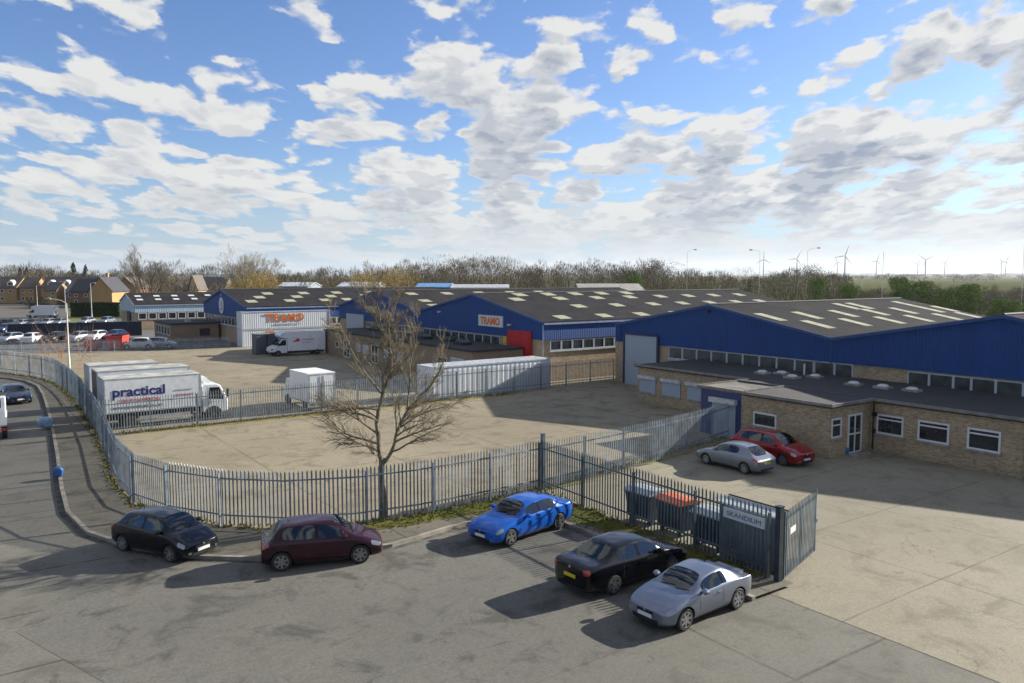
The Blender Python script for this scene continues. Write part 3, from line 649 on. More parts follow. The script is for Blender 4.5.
# --- low flat brown-brick building in front of it
t = uvthing('brick_building', 'low flat-roofed brown brick building between the dark sheet fence and the emblem hall', 'building', 24.8, 117.2)
mb = MB(); mb.box(24.8, 31.2, 117.2, 128, 0, 2.45); P(mb, 'wall', BRICKS, t)
mb = MB(); mb.box(24.6, 31.3, 117.0, 128.2, 2.45, 2.65); P(mb, 'roof', FLAT, t)
for i in range(5): window(t, 24.8, 118.2 + i * 1.8, 119.4 + i * 1.8, .9, 2.1, fw=.08, glass=GLASS)
mb = MB(); mb.box(28.6, 30.0, 117.13, 117.19, .8, 1.8); P(mb, 'dark_opening', DARK, t)
mb = MB(); mb.box(27.2, 27.9, 119, 119.7, 2.65, 3.1); P(mb, 'roof_vent', GREYW, t)

# --- long low brick offices in the middle of the yard
t = uvthing('brick_building', 'long low flat-roofed brick office block seen behind the bare tree, with white doors', 'building', 36.3, 57.4)
mb = MB(); mb.box(36.3, 41.6, 57.5, 90.3, 0, 2.72); P(mb, 'wall', BRICKS, t)
mb = MB(); mb.box(36.15, 41.64, 57.35, 90.45, 2.72, 2.9); P(mb, 'roof', FLAT, t)
DBLU = mat('dark_blue_door', (.03, .06, .16))
def glazed_door(t, u, v0, v1, z1, axis='u', z0=.05):
    f = window(t, u, v0, v1, z0, z1, axis=axis, mull=[(v0 + v1) / 2], transom=z0 + (z1 - z0) * .5, sill=False, name='door', fw=.1)
    return f
glazed_door(t, 36.3, 83.1, 84.8, 2.0); glazed_door(t, 36.3, 75.9, 77.5, 2.0)
for v0, v1, z0, z1, m in ((86.2, 87.1, 1.0, 1.7, DARK), (80.3, 81.2, 1.0, 1.8, GREYW), (78.3, 79.6, .9, 1.8, GREYW), (73.0, 74.4, .85, 1.75, GREYW), (70.2, 71.5, .8, 1.7, GREYW), (61.8, 63.6, .9, 1.9, GLASS), (59.0, 61.1, .9, 2.0, GREYW)): window(t, 36.3, v0, v1, z0, z1, glass=m)
for k, (u, v) in enumerate(((38, 62), (39, 66), (38.4, 70), (39.5, 73), (38.5, 78), (39.3, 83))):
    mb = MB(); mb.box(u, u + 1.1, v, v + 1.6, 2.9, 3.15); r_ = P(mb, 'roof_kerb', DARK, t); mb = MB(); mb.extr([(v + .1, 3.15), (v + 1.5, 3.15), (v + 1.2, 3.4), (v + .4, 3.4)], 'x', u + .1, u + 1.0); P(mb, 'dome', OGLASS, r_)

# --- near offices
t = uvthing('brick_offices', 'nearest flat-roofed buff brick offices with blue entrance panel and white framed windows', 'building', 36.3, 23.4)
foot = [(36.0, 23.4), (39.7, 23.4), (39.7, 16.03), (47.1, 16.03), (47.1, 42.3), (41.0, 42.3), (41.0, 36.0), (39.9, 32.0), (39.9, 31.95), (36.45, 31.95)]
foot = [(36.0, 23.4), (39.7, 23.4), (39.7, 16.03), (47.15, 16.03), (47.15, 42.3), (41.0, 42.3), (41.0, 31.95), (36.2, 31.95), (36.2, 28.9), (36.0, 28.9)]
mb = MB(); mb.prism(foot, 0, 2.62); P(mb, 'wall', BRICK, t)
roof_z = [(2.62, 2.78)]
mb = MB(); mb.prism([(40.8, 32.1), (47.18, 32.1), (47.18, 42.45), (40.8, 42.45)], 2.62, 2.78); P(mb, 'flat_roof', FLAT, t)
mb = MB(); mb.prism([(39.55, 15.85), (47.18, 15.85), (47.18, 32.09), (39.55, 32.09)], 2.625, 2.77); P(mb, 'flat_roof', FLAT, t)
mb = MB(); mb.prism([(35.85, 23.25), (39.54, 23.25), (39.54, 28.7), (35.85, 28.7)], 2.625, 2.8); P(mb, 'flat_roof', FLAT, t)
mb = MB(); mb.prism([(36.02, 28.71), (39.54, 28.71), (39.54, 32.09), (36.02, 32.09)], 2.625, 2.76); P(mb, 'flat_roof', FELTL, t)
TRIM = mat('roof_trim', (.25, .235, .21), .6, vary=.15)
for (a, b) in (((35.78, 23.2), (35.84, 28.7)), ((35.78, 23.14), (39.5, 23.24)), ((39.48, 15.8), (39.54, 23.13)), ((35.94, 28.72), (36.01, 32.15)), ((40.72, 32.1), (40.79, 42.5)), ((36.02, 32.10), (40.71, 32.18)), ((36.0, 28.66), (39.5, 28.74))):
    mb = MB(); mb.box(a[0], b[0], a[1], b[1], 2.70, 2.85 if a != (36.0, 28.66) else 2.9); P(mb, 'roof_edge', TRIM, t)
mb = MB(); mb.box(39.5, 39.58, 23.25, 32.0, 2.772, 2.86); P(mb, 'roof_edge', mat('dark_trim', (.10, .10, .11)), t)
# blue entrance surround
BLUEP = mat('blue_panel', (.012, .035, .17), .4, vary=.08)
mb = MB(); mb.box(36.1, 36.19, 28.92, 31.93, 0, 2.63); bp = P(mb, 'entrance_panel', BLUEP, t)
mb = MB(); mb.box(36.2, 40.98, 31.96, 32.03, 0, 2.63); P(mb, 'entrance_side', BLUEP, t)
mb = MB(); mb.box(36.04, 36.095, 29.35, 31.05, 0, 2.0); P(mb, 'roller_shutter', SHUT, bp)
mb = MB(); mb.box(35.82, 36.09, 29.25, 31.15, 1.98, 2.26); P(mb, 'shutter_box', mat('cream_box', (.62, .62, .60)), bp)
for a, b in ((40.45, 42.05), (38.1, 39.8), (36.0, 37.45), (33.6, 35.0)):
    mb = MB(); mb.box(40.93, 40.995, a, b, .85, 1.85); f = P(mb, 'window_shutter', SHUT, t)
    mb = MB(); mb.box(40.76, 40.99, a - .08, b + .08, 1.83, 2.05); P(mb, 'shutter_box', mat('cream_box', (.62, .62, .60)), f)
    mb = MB(); mb.box(40.88, 40.99, a - .05, b + .05, .76, .84); P(mb, 'sill', CONC, f)
window(t, 36.0, 26.55, 28.05, 1.05, 1.82, fw=.09)
for a, b in ((21.6, 23.1 - .05), (19.3, 20.85), (16.95, 18.45)): window(t, 39.7, a, b, 1.0, 2.03, fw=.09, transom=1.78)
window(t, 23.4, 36.15, 37.0, 1.05, 2.05, axis='v', fw=.08, transom=1.7)
glazed_door(t, 23.4, 37.6, 38.85, 2.12, axis='v')
mb = MB(); mb.box(37.5, 39.0, 22.9, 23.39, .0, .1); P(mb, 'doorstep', CONC, t)
mb = MB(); mb.box(39.45, 39.69, 23.0, 23.2, 1.9, 2.1); P(mb, 'security_lamp', PLAS, t)
mb = MB(); mb.box(39.6, 39.695, 23.05, 23.25, .95, 1.2); P(mb, 'meter_box', PLAS, t)
mb = MB(); mb.tube([(39.62, 23.2, 2.6), (39.62, 23.2, .1)], .04, 6); P(mb, 'downpipe', PLAS, t)
for (u, v) in ((43.9, 33.6), (44.6, 32.6), (43.5, 31.0), (44.9, 30.3), (43.7, 26.9), (43.9, 25.2), (44.1, 23.6)):
    mb = MB(); mb.box(u - .33, u + .33, v - .45, v + .45, 2.77, 2.90); rk = P(mb, 'rooflight_kerb', CONC, t)
    mb = MB(); mb.lathe([(.32, 0), (.30, .06), (.2, .11), (.05, .13)], 12, 'z', (u, v, 2.90)); P(mb, 'dome', WHITE, rk, True)
mb = MB(); mb.tube([(45.6, 31.6, 2.77), (45.6, 31.6, 3.5)], .06, 8); P(mb, 'soil_pipe', WHITE, t)

# --- dark sheet fence in the far car park
t = uvthing('sheet_fence', 'long dark navy corrugated sheet fence behind the row of parked cars', 'fence', 0, 0)
a_, b_ = Vector(ground(8, 339.5)), Vector(ground(142, 335.5)); d = (b_ - a_); L = d.length
t.location = (a_.x, a_.y, 0); t.rotation_euler = (0, 0, math.atan2(d.y, d.x)); t['ou'] = 0; t['ov'] = 0
NAVYC = cladding('navy_sheet', (.014, .024, .05), .3, .6)
mb = MB(); mb.box(0, L, -.04, .0, 0, 2.2); P(mb, 'sheeting', NAVYC, t)
mb = MB(); mb.box(0, .04, .01, 14, 0, 2.2); P(mb, 'sheeting', NAVYC, t)
mb = MB(); mb.box(0, L, -.06, .02, 2.2, 2.25); P(mb, 'capping', mat('pale_cap', (.3, .36, .42)), t)

# --- houses beyond
def house(name, label, x0, x1, Y, depth, ze, zr, wall, roofc, ridge='x', wins=(), gablets=0, rz=0, chim=None, cat='house', group='houses on the far left'):
    W = x1 - x0; t = thing(name, label, cat, ((x0 + x1) / 2, Y, 0), rz, group); t['ou'] = 0; t['ov'] = 0; h = W / 2
    rm = mat('house_roof_' + str(roofc), roofc, .8, vary=.2, scale=1.5)
    mb = MB(); mb.box(-h, h, 0, depth, 0, ze)
    if ridge == 'x':
        for s in (-1, 1): mb.extr([(0, ze), (depth, ze), (depth / 2, zr - .05)], 'x', s * h - (.0 if s < 0 else .2), s * h + (.2 if s < 0 else 0))
        P(mb, 'wall', wall, t)
        r = MB(); r.extr([(-.4, ze - .1), (depth / 2, zr), (depth + .4, ze - .1), (depth + .4, ze - .3), (depth / 2, zr - .22), (-.4, ze - .3)], 'x', -h - .3, h + .3)
    else:
        for s in (0, 1): mb.extr([(-h, ze), (h, ze), (0, zr - .05)], 'y', s * (depth - .2), s * (depth - .2) + .2)
        P(mb, 'wall', wall, t)
        r = MB(); r.extr([(-h - .4, ze - .1), (0, zr), (h + .4, ze - .1), (h + .4, ze - .3), (0, zr - .22), (-h - .4, ze - .3)], 'y', -.3, depth + .3)
    P(r, 'roof', rm, t)
    for (x, z, w, hh) in wins: window(t, 0, x - w / 2, x + w / 2, z, z + hh, axis='v', fw=.12, glass=GLASS)
    for (x, zb) in (gablets if gablets else ()):
        mb = MB(); mb.extr([(x - 1.1, zb), (x + 1.1, zb), (x + 1.1, zb + 1.0), (x, zb + 1.9), (x - 1.1, zb + 1.0)], 'y', .3, 2.6); dm = P(mb, 'dormer', WHITE, t)
        mb = MB(); mb.box(x - .6, x + .6, .22, .298, zb + .2, zb + 1.0); P(mb, 'dormer_window', GLASS, dm)
    if chim:
        mb = MB(); mb.box(chim - .35, chim + .35, depth / 2 - .35, depth / 2 + .35, zr - .8, zr + 1.1); P(mb, 'chimney', wall, t)
    return t
SLATE = (.05, .052, .065); BROWNR = (.13, .10, .085)
Y = 262
house('terraced_house', 'yellow brick house with white dormer at the far left edge', at(-26, Y), at(17, Y), Y, 9, 5.3, 8.8, BRICKG, BROWNR, 'x', [(-2.4, 1, 1.2, 1.2), (2.4, 1, 1.2, 1.2), (-2.4, 3.5, 1.2, 1.1), (2.4, 3.5, 1.2, 1.1), (5.2, 3.5, 1, 1.1)], [(-1, 5.8), (5.0, 5.8)])
house('terraced_house', 'yellow brick house between the first dormered house and the dark gap', at(18, Y), at(33, Y), Y + 1, 9, 5.3, 8.6, BRICKG, BROWNR, 'x', [(-1.2, 1, 1, 1.2), (1.4, 1, 1, 1.2), (-1.2, 3.5, 1, 1.1), (1.4, 3.5, 1, 1.1)])
house('terraced_house', 'yellow brick house pair with two white dormers, right of the dark gap', at(42, Y), at(101, Y), Y, 9, 5.3, 8.8, BRICKG, BROWNR, 'x', [(-7.5, 3.5, 1.2, 1.1), (-4, 3.5, 1.2, 1.1), (0, 3.5, 1.2, 1.1), (3.5, 3.5, 1.2, 1.1), (7, 3.5, 1.2, 1.1), (-6, 1, 1.2, 1.2), (1, 1, 1.2, 1.2)], [(-6.6, 5.8), (-1.6, 5.8)])
house('brick_house', 'small yellow brick house with dark roof behind the tall lamp column', at(55, 255), at(66, 255), 250, 8, 4.6, 7.2, BRICKG, SLATE, 'x', [(.6, 3, 1, 1)])
house('brick_house', 'brown brick bungalow range with long grey roof left of the gold gable house', at(66, 250), at(92, 250), 250, 9, 4.0, 7.4, BRICKR, (.15, .15, .155), 'x', [(-2, 2.4, 2.2, 1.2), (2, .8, 1.2, 1.3)])
house('brick_house', 'red brick house front with steep slate roof joined to the gold gable', at(75, 238), at(95, 238), 236, 9, 4.6, 8.2, BRICKR, SLATE, 'x', [(-1.5, 2.8, 1, 1), (1.5, 2.8, 1, 1), (-1.5, .8, 1, 1.2)])
house('brick_house', 'big gold brick gable-ended house with chimney above the hedge', at(93, 232), at(116, 232), 230, 10, 4.7, 8.8, BRICKG, SLATE, 'y', [], chim=-.3)
house('brick_house', 'brown-roofed red brick house right of the gold gable house', at(118, 270), at(140, 270), 268, 10, 5.0, 8.6, BRICKR, BROWNR, 'y', [(-1, 3, 1, 1)])
house('brick_house', 'small house with steep cream gable wall behind the pale blue hall', at(189, 262), at(198, 262), 262, 8, 4.4, 9.3, mat('cream_render', (.70, .50, .24)), BROWNR, 'y', [])
house('brick_house', 'brown-roofed house just left of the cream gable', at(176, 268), at(189, 268), 266, 8, 4.6, 7.2, BRICKS, (.28, .22, .16), 'x', [(0, 3, 1, 1)])
house('terraced_house', 'long dark-roofed terrace beyond the emblem hall with row of small rooflights', at(198, 330), at(226, 330), 330, 9, 5, 8.5, BRICKS, (.11, .10, .095), 'x', [(-4, 3, 1, 1), (0, 3, 1, 1), (4, 3, 1, 1)])
house('terraced_house', 'lighter grey-roofed terrace to the right of the long dark terrace', at(227, 345), at(247, 345), 345, 9, 5, 8.2, BRICKS, (.22, .22, .22), 'x', [(-2, 3, 1, 1), (2, 3, 1, 1)])
def shed(label, px0, px1, Y, z, zr, wc, rc, depth=18):
    return house('industrial_shed', label, at(px0, Y), at(px1, Y), Y, depth, z, zr, mat('shed_wall_' + str(wc), wc, .6, vary=.1), rc, 'x', [], cat='shed', group='far industrial sheds')
shed('long white-roofed shed beyond the emblem hall roof', 277, 308, 250, 5.9, 7.0, (.25, .3, .36), (.50, .55, .62))
shed('white-roofed shed half hidden behind the top of the bare tree', 338, 376, 240, 6.0, 7.2, (.2, .24, .3), (.52, .57, .62))
shed('bright blue shed below the dark wood', 416, 450, 230, 5.9, 6.9, (.06, .20, .48), (.10, .30, .60))
shed('low white shed right of the bright blue shed', 451, 508, 226, 5.8, 6.6, (.62, .66, .70), (.45, .48, .52))
shed('wide pale grey roofed shed behind the middle warehouse roof', 582, 646, 150, 6.0, 7.6, (.30, .30, .28), (.38, .36, .31), 22)
# ------------------------------------------------------------------ containers, bins
def container(name, label, loc, rz, L, W, H, col, key, group=None, cat='container', doors_at='x1', corr=.28, texts=()):
    t = thing(name, label, cat, loc, rz, group)
    m = cladding(key, col, corr, .5); fr = mat(key + '_frame', tuple(c * .85 for c in col), .5)
    mb = MB(); mb.box(.06, L - .06, .04, W - .04, .12, H - .05); mb.build('body', m, t)
    mb = MB(); mb.box(.03, L - .03, .03, W - .03, H - .05, H - .02)
    n = int(L / .5)
    for i in range(n): mb.box(.15 + i * (L - .3) / n, .15 + i * (L - .3) / n + .22, .1, W - .1, H - .02, H - .005)
    mb.build('top', fr, t)
    mb = MB()
    for x in (0, L - .12):
        for y in (0, W - .12): mb.box(x, x + .12, y, y + .12, 0, H)
    for z in (.0, H - .12):
        for y in (0, W - .1): mb.box(.12, L - .12, y, y + .1, z, z + .115)
        for x in (0, L - .1): mb.box(x, x + .1, .12, W - .12, z, z + .115)
    mb.build('frame', fr, t)
    for k in (0, 1):
        mb = MB(); x = L - .055 if doors_at == 'x1' else .015
        y0 = .13 + k * (W - .26) / 2; mb.box(x, x + .04, y0, y0 + (W - .28) / 2, .12, H - .13); dr = mb.build('door', fr, t)
        q = MB()
        for yy in (y0 + .25, y0 + .8):
            xx = L + .01 if doors_at == 'x1' else -.01; q.tube([(xx, yy, .1), (xx, yy, H - .1)], .02, 5)
        q.build('locking_bar', GALV, dr)
    return t
CW = (.74, .78, .82)
c1 = container('shipping_container', 'lower white container with TRAMO lettering, under its twin and behind the white van', (*XY(30.6, 104.0), .0), ANG, 12.0, 2.3, 2.28, CW, 'white_container', 'stacked white containers')
c2 = container('shipping_container', 'upper white container with complete orange TRAMO lettering, stacked beside the emblem hall', (*XY(30.6, 104.0), 2.285), ANG, 12.0, 2.3, 2.28, CW, 'white_container', 'stacked white containers')
for c in (c1, c2):
    text_part('TRAMO', 1.35, ORANGE, c, (3.3, -.006, .95 if c is c2 else .80), ROTV, bold=.045, width=5.0, ext=.01)
    mb = MB(); mb.box(2.9, 4.2, -.02, -.005, 1.72, 1.95); mb.build('logo_bar', ORANGE, c)
    mb = MB(); x = 4.2; rr_ = random.Random(2)
    while x < 7.6: w_ = rr_.uniform(.12, .25); mb.box(x, x + w_, -.012, -.004, .45, .45 + rr_.uniform(.1, .16)); x += w_ + .08
    mb.build('small_print', mat('pale_grey_letters', (.35, .38, .42)), c)
wc = container('shipping_container', 'long white ribbed container behind the middle fence, in front of the red folding doors', (*XY(29.15, 51.75), .02), ANG + R(.9), 11.2, 2.4, 2.45, (.72, .76, .80), 'white_ribbed', None, corr=.45)
# dark ribbed bins (tall crates) beside the van
for i, (u, v) in enumerate(((29.0, 90.2), (30.4, 89.9), (31.8, 89.6))):
    t = uvthing('steel_crate', ['tall dark grey ribbed steel crate at the left end of three beside the van', 'tall dark grey ribbed steel crate in the middle of three beside the van', 'tall dark grey ribbed steel crate nearest the van'][i], 'crate', u, v, 'tall dark crates')
    k = (95 - v); mb = MB(); mb.box(u, u + 1.25, v + 3, v + 4.6, .12, 2.35); P(mb, 'body', cladding('dark_grey_ribbed', (.10, .12, .135), .22), t)
    mb = MB(); mb.box(u - .03, u + 1.28, v + 2.97, v + 4.63, 2.35, 2.43); P(mb, 'lid', mat('crate_lid', (.22, .25, .27)), t)
    mb = MB()
    for a in (.05, 1.1): mb.box(u + a, u + a + .1, v + 3.1, v + 4.5, 0, .12)
    P(mb, 'skid', DARK, t)
# red skips beyond the far fence
def skip(label, px, py, w, h, d=2.0):
    x, y = ground(px, py); t = thing('steel_skip', label, 'skip', (x, y, 0), R(3), 'red skips'); rm = mat('red_skip', (.62, .055, .035), .5, vary=.12)
    mb = MB(); hw = w / 2
    mb.extr([(-hw + .15, .08), (hw - .15, .08), (hw, h), (-hw, h)], 'y', 0, d); mb.build('body', rm, t)
    mb = MB(); mb.box(-hw - .05, hw + .05, -.05, .03, h - .12, h + .02); mb.box(-hw - .05, hw + .05, d - .03, d + .05, h - .12, h + .02); mb.box(-hw - .05, -hw + .03, .03, d - .03, h - .12, h + .02); mb.box(hw - .03, hw + .05, .03, d - .03, h - .12, h + .02); mb.build('rim', rm, t)
    mb = MB()
    for i in range(4): x = -hw + .3 + i * (w - .6) / 3; mb.box(x - .04, x + .04, -.045, -.001, .1, h - .13)
    mb.build('rib', rm, t); mb = MB(); mb.box(-hw + .1, hw - .1, .1, d - .1, h - .02, h + .0); mb.build('load', DARK, t)
skip('smaller low red skip beyond the far fence', 89.5, 350.5, 1.45, 1.15); skip('larger bright red skip beyond the far fence', 114, 350, 2.15, 1.75)

# four-wheeled bins behind the near fence and the grey store
def bin4(label, u, v, lidm, rz, body=(.03, .05, .06)):
    t = uvthing('wheeled_bin', label, 'bin', u, v, 'four-wheeled bins behind the near fence'); t.rotation_euler.z = ANG + rz; t['ou'] = 0; t['ov'] = 0
    bmx = mat('bin_body', body, .5, .2, vary=.15)
    mb = MB(); w, d, h = .62, .5, 1.18
    pts = [(-w + .08, -d + .1, .2), (w - .08, -d + .1, .2), (w - .08, d - .1, .2), (-w + .08, d - .1, .2), (-w, -d, h), (w, -d, h), (w, d, h), (-w, d, h)]
    mb.add(pts, [(0, 3, 2, 1), (4, 5, 6, 7), (0, 1, 5, 4), (1, 2, 6, 5), (2, 3, 7, 6), (3, 0, 4, 7)]); mb.build('body', bmx, t)
    mb = MB()
    for k in range(5):
        x = -.45 + k * .22; mb.add([(x, -d + .085, .25), (x + .06, -d + .085, .25), (x + .06, -d - .02, h - .08), (x, -d - .02, h - .08), (x, -d + .12, .25), (x + .06, -d + .12, .25), (x + .06, -d + .02, h - .08), (x, -d + .02, h - .08)], [(0, 1, 2, 3), (7, 6, 5, 4), (0, 4, 5, 1), (1, 5, 6, 2), (2, 6, 7, 3), (3, 7, 4, 0)])
    mb.build('rib', bmx, t)
    mb = MB(); mb.extr([(-d - .05, h), (-d - .05, h + .05), (-d * .3, h + .16), (d * .5, h + .16), (d + .05, h + .05), (d + .05, h)], 'x', -w - .04, w + .04); mb.build('lid', lidm, t)
    for sx in (-1, 1):
        for sy in (-1, 1):
            mb = MB(); mb.lathe([(.09, -.025), (.1, -.015), (.1, .015), (.09, .025)], 12, 'y', (sx * .45, sy * .33, .1)); wh = mb.build('castor', RUB, t)
            mb = MB(); mb.box(sx * .45 - .03, sx * .45 + .03, sy * .33 - .045, sy * .33 - .03, .08, .22); mb.build('fork', GALVD, wh)
        mb = MB(); mb.tube([(sx * (w + .02), -.2, h - .2), (sx * (w + .08), -.2, h - .2), (sx * (w + .08), .2, h - .2), (sx * (w + .02), .2, h - .2)], .02, 6); mb.build('handle', GALVD, t)
    return t
GREYLID = mat('grey_lid', (.38, .44, .48), .5)
bin4('dark four-wheeled bin with pale grey lid, leftmost behind the near fence', 21.15, 21.3, GREYLID, R(93), (.02, .035, .055))
bin4('dark four-wheeled bin with orange lid behind the near fence', 21.2, 19.75, mat('orange_lid', (.78, .18, .06), .5), R(87))
b3 = bin4('dark four-wheeled bin with grey lid and green sticker next to the grey store', 21.05, 17.9, GREYLID, R(90), (.025, .04, .05))
mb = MB(); mb.box(-.1, .3, -.535, -.515, .72, .98); mb.build('sticker', mat('green_sticker', (.03, .32, .20)), b3)
mb = MB(); mb.box(-.3, .1, -.48, -.46, .28, .42); mb.build('notice', PLW, b3)
t = uvthing('storage_box', 'large grey steel store with sloping white-edged lid beside the gate post', 'store', 20.8, 15.05)
SG = cladding('store_grey', (.16, .19, .21), .3, .5)
mb = MB(); mb.extr([(20.5, .1), (21.0, .1), (21.0, 1.90), (20.5, 1.82)], 'y', 15.0, 17.25)
mb.v = [(x, y, z) for x, y, z in mb.v]; P(mb, 'body', SG, t)
mb = MB(); mb.extr([(20.45, 1.82), (21.05, 1.91), (21.05, 1.96), (20.45, 1.87)], 'y', 14.93, 17.32); P(mb, 'lid', mat('store_lid', (.52, .56, .58), .5), t)
mb = MB(); mb.tube([(21.02, 14.95, 1.99), (21.02, 17.3, 1.99)], .03, 6); P(mb, 'hinge_bar', DARK, t)
mb = MB(); mb.box(20.55, 20.95, 15.05, 17.2, .06, .1); P(mb, 'base', DARK, t)
# sign on the near fence (belongs to the fence)
sg = MB(); x0, y0 = nf.location.x, nf.location.y
def fl(u, v, z): X, Y_ = XY(u, v); return (X - x0, Y_ - y0, z - .1)
q0, q1 = fl(20.02, 17.35, 0), fl(19.965, 15.4, 0)
sb = thing('sign_holder', '', '', (0, 0, 0)); bpy.data.objects.remove(sb)
sg.box(0, 1.62, 0, .012, 0, .33); so = sg.build('sign', mat('sign_white', (.62, .64, .67), .5, vary=.04), nf)
so.location = fl(19.94, 16.62, 1.60); so.rotation_euler = (0, 0, math.atan2(q1[1] - q0[1], q1[0] - q0[0]))
text_part('SKANDIUM', .21, GREYL, so, (.14, -.006, .09), ROTV, width=1.33, bold=0)
# ------------------------------------------------------------------ street lamps and masts
def lamp(label, X, Y, h, arm, rz=0, r=.09, m=None, cat='street lamp', name='street_lamp', z0=0, group='street lamps', armrise=.25, head=.7):
    m = m or mat('lamp_grey', (.52, .55, .58), .5, vary=.08)
    t = thing(name, label, cat, (X, Y, z0), rz, group)
    mb = MB(); mb.tube([(0, 0, 0), (0, 0, 1.3), (0, 0, 1.35), (0, 0, h)], [r * 1.25, r * 1.25, r * .85, r * .55], 10); mb.build('column', m, t, smooth=True)
    if arm:
        mb = MB(); mb.tube([(0, 0, h - .05), (arm * .25, 0, h + armrise * .6), (arm * .8, 0, h + armrise)], [r * .5, r * .45, r * .4], 8); mb.build('arm', m, t, smooth=True)
        x1 = arm * .8; s_ = 1 if arm > 0 else -1
        mb = MB(); mb.extr([(x1, h + armrise - .07), (x1 + s_ * head, h + armrise - .05), (x1 + s_ * head, h + armrise + .04), (x1 + s_ * head * .5, h + armrise + .12), (x1, h + armrise + .07)], 'y', -.13, .13); lh = mb.build('lamp_head', mat('lamp_head', (.42, .44, .46), .4), t)
        mb = MB(); mb.box(min(x1 + s_ * .1, x1 + s_ * (head - .05)), max(x1 + s_ * .1, x1 + s_ * (head - .05)), -.09, .09, h + armrise - .12, h + armrise - .062); mb.build('lens', OGLASS, lh)
    return t
CREAM = mat('cream_lamp', (.66, .64, .52), .5, vary=.08)
lx, ly = ground(69.5, 371)
lamp('tall pale cream lamp column with arm reaching left over the road, by the road fence', lx, ly, 6.6, -1.7, R(12), .085, CREAM, armrise=.42, head=.5)
lamp('grey lamp column standing in front of the gold gable house', at(91.5, 165), 165, 7.6, .5, 0, .11, armrise=.05)
lamp('grey lamp column in front of the houses, right of the dormered pair', at(65.5, 200), 200, 7.6, -1.0, 0, .11, armrise=.05)
lamp('thin lamp column before the left houses, above the white box van', at(37.5, 215), 215, 6.6, 0.6, 0, .09, armrise=.05)
lamp('tall lamp column above the bare trees, arm pointing right, leftmost of the skyline lamps', at(686.4, 200), 200, 15.0, 2.0, 0, .06, armrise=.6)
lamp('tall skyline lamp column with arm pointing left beside a small turbine', at(758.5, 170), 170, 14.2, -2.0, 0, .055, armrise=.4)
lamp('tall skyline lamp column with arm pointing right above green scrub', at(806, 170), 170, 14.4, 2.4, 0, .055, armrise=.6)
for px, top, Y, lab in ((881.4, 252, 170, 'plain thin mast without arm, beside the turbines at right'), (1021, 239, 150, 'tall plain mast at the right edge of the skyline'), (861, 269, 300, 'short thin distant mast left of the turbines')):
    lamp(lab, at(px, Y), Y, CAMH + (275 - top) / 800 * Y, 0, 0, .075, cat='mast', name='mast', group='thin masts on the skyline')
# ------------------------------------------------------------------ wind turbines
TW = mat('turbine_backlit_grey', (.13, .15, .18), .5, vary=.03)  # white turbines seen against the light, their shade painted in as grey
def turbine():
    t = thing('wind_turbine', '', 'wind turbine', (0, 0, 0), 0, 'wind turbines on the horizon')
    mb = MB(); mb.tube([(0, 0, -5), (0, 0, 40), (0, 0, 80)], [3.0, 2.3, 1.6], 12); mb.build('tower', TW, t, smooth=True)
    mb = MB(); mb.tube([(0, -3.5, 81), (0, -2, 81), (0, 6, 81.2), (0, 7, 81.2)], [1.2, 2.1, 2.1, 1.4], 10); mb.build('nacelle', TW, t, smooth=True)
    mb = MB(); mb.tube([(0, -6.2, 81), (0, -5.2, 81), (0, -3.5, 81)], [.3, 1.3, 1.6], 10); hub = mb.build('hub', TW, t, smooth=True)
    bl = []
    for k in range(3):
        b = MB(); secs = [(1.0, .8, .7), (4, 1.5, .75), (9, 2.1, .5), (22, 1.35, .3), (33, .8, .18), (40, .22, .08)]; vs = []
        for r, c, th in [(a_, b_ * 1.5, c_ * 1.5) for a_, b_, c_ in secs]: vs += [(-c * .35, -4.8 - th, r), (c * .65 * 1.0, -4.8 - th * .2, r), (c * .65, -4.8 + th * .3, r), (-c * .35, -4.8 + th, r)]
        fs = [(3, 2, 1, 0), (20, 21, 22, 23)] + [(i * 4 + j, i * 4 + (j + 1) % 4, i * 4 + 4 + (j + 1) % 4, i * 4 + 4 + j) for i in range(5) for j in range(4)]
        b.add(vs, fs); o = b.build('blade', TW, t, (0, 0, 0)); o.data.transform(Matrix.Translation((0, 0, 0))); o.location = (0, 0, 81); o.rotation_euler = (0, 2 * math.pi * k / 3, 0); bl.append(o)
    return t
tp = turbine()
TUR = [(843.5, 256.0, 20, 2300, 'largest and nearest wind turbine, blade pointing up right, left of the masts', 20), (762.5, 259.5, 0, 3300, 'wind turbine just right of a lamp column with left arm, leftmost on the skyline', 100),
       (795.7, 259.0, 0, 3000, 'wind turbine with one blade straight up, left of the lamp column with right arm', 5), (836, 262.5, 0, 4200, 'small faint wind turbine just left of the largest one', 80),
       (874.8, 261.0, 0, 3500, 'wind turbine immediately left of the thin plain mast', 358), (916, 263.5, 0, 4400, 'small faint wind turbine left of the one with raised V blades', 10),
       (923.8, 259.8, 0, 3000, 'wind turbine with two raised blades forming a V, in the middle of the right cluster', 45), (943, 262.8, 0, 3800, 'slim wind turbine standing alone right of the V-bladed one', 8),
       (999.3, 262.3, 0, 3900, 'left one of the overlapping turbine pair near the right edge', 70), (1003.8, 261.2, 0, 3500, 'right one of the overlapping turbine pair near the right edge', 6)]
for i, (px, hy, _, Y, lab, ph) in enumerate(TUR):
    o = tp if i == 0 else copy_tree(tp); hz = CAMH + (275 - hy) / 800 * Y; s_ = hz / 81
    o.location = (at(px, Y), Y, 0); o.scale = (s_, s_, s_); o['label'] = lab; o.rotation_euler.z = R(rnd.uniform(-25, 25)) - math.atan2((px - 512), 800)
    for c in kids(o):
        if c.name.startswith('blade'): c.rotation_euler.y += R(ph)
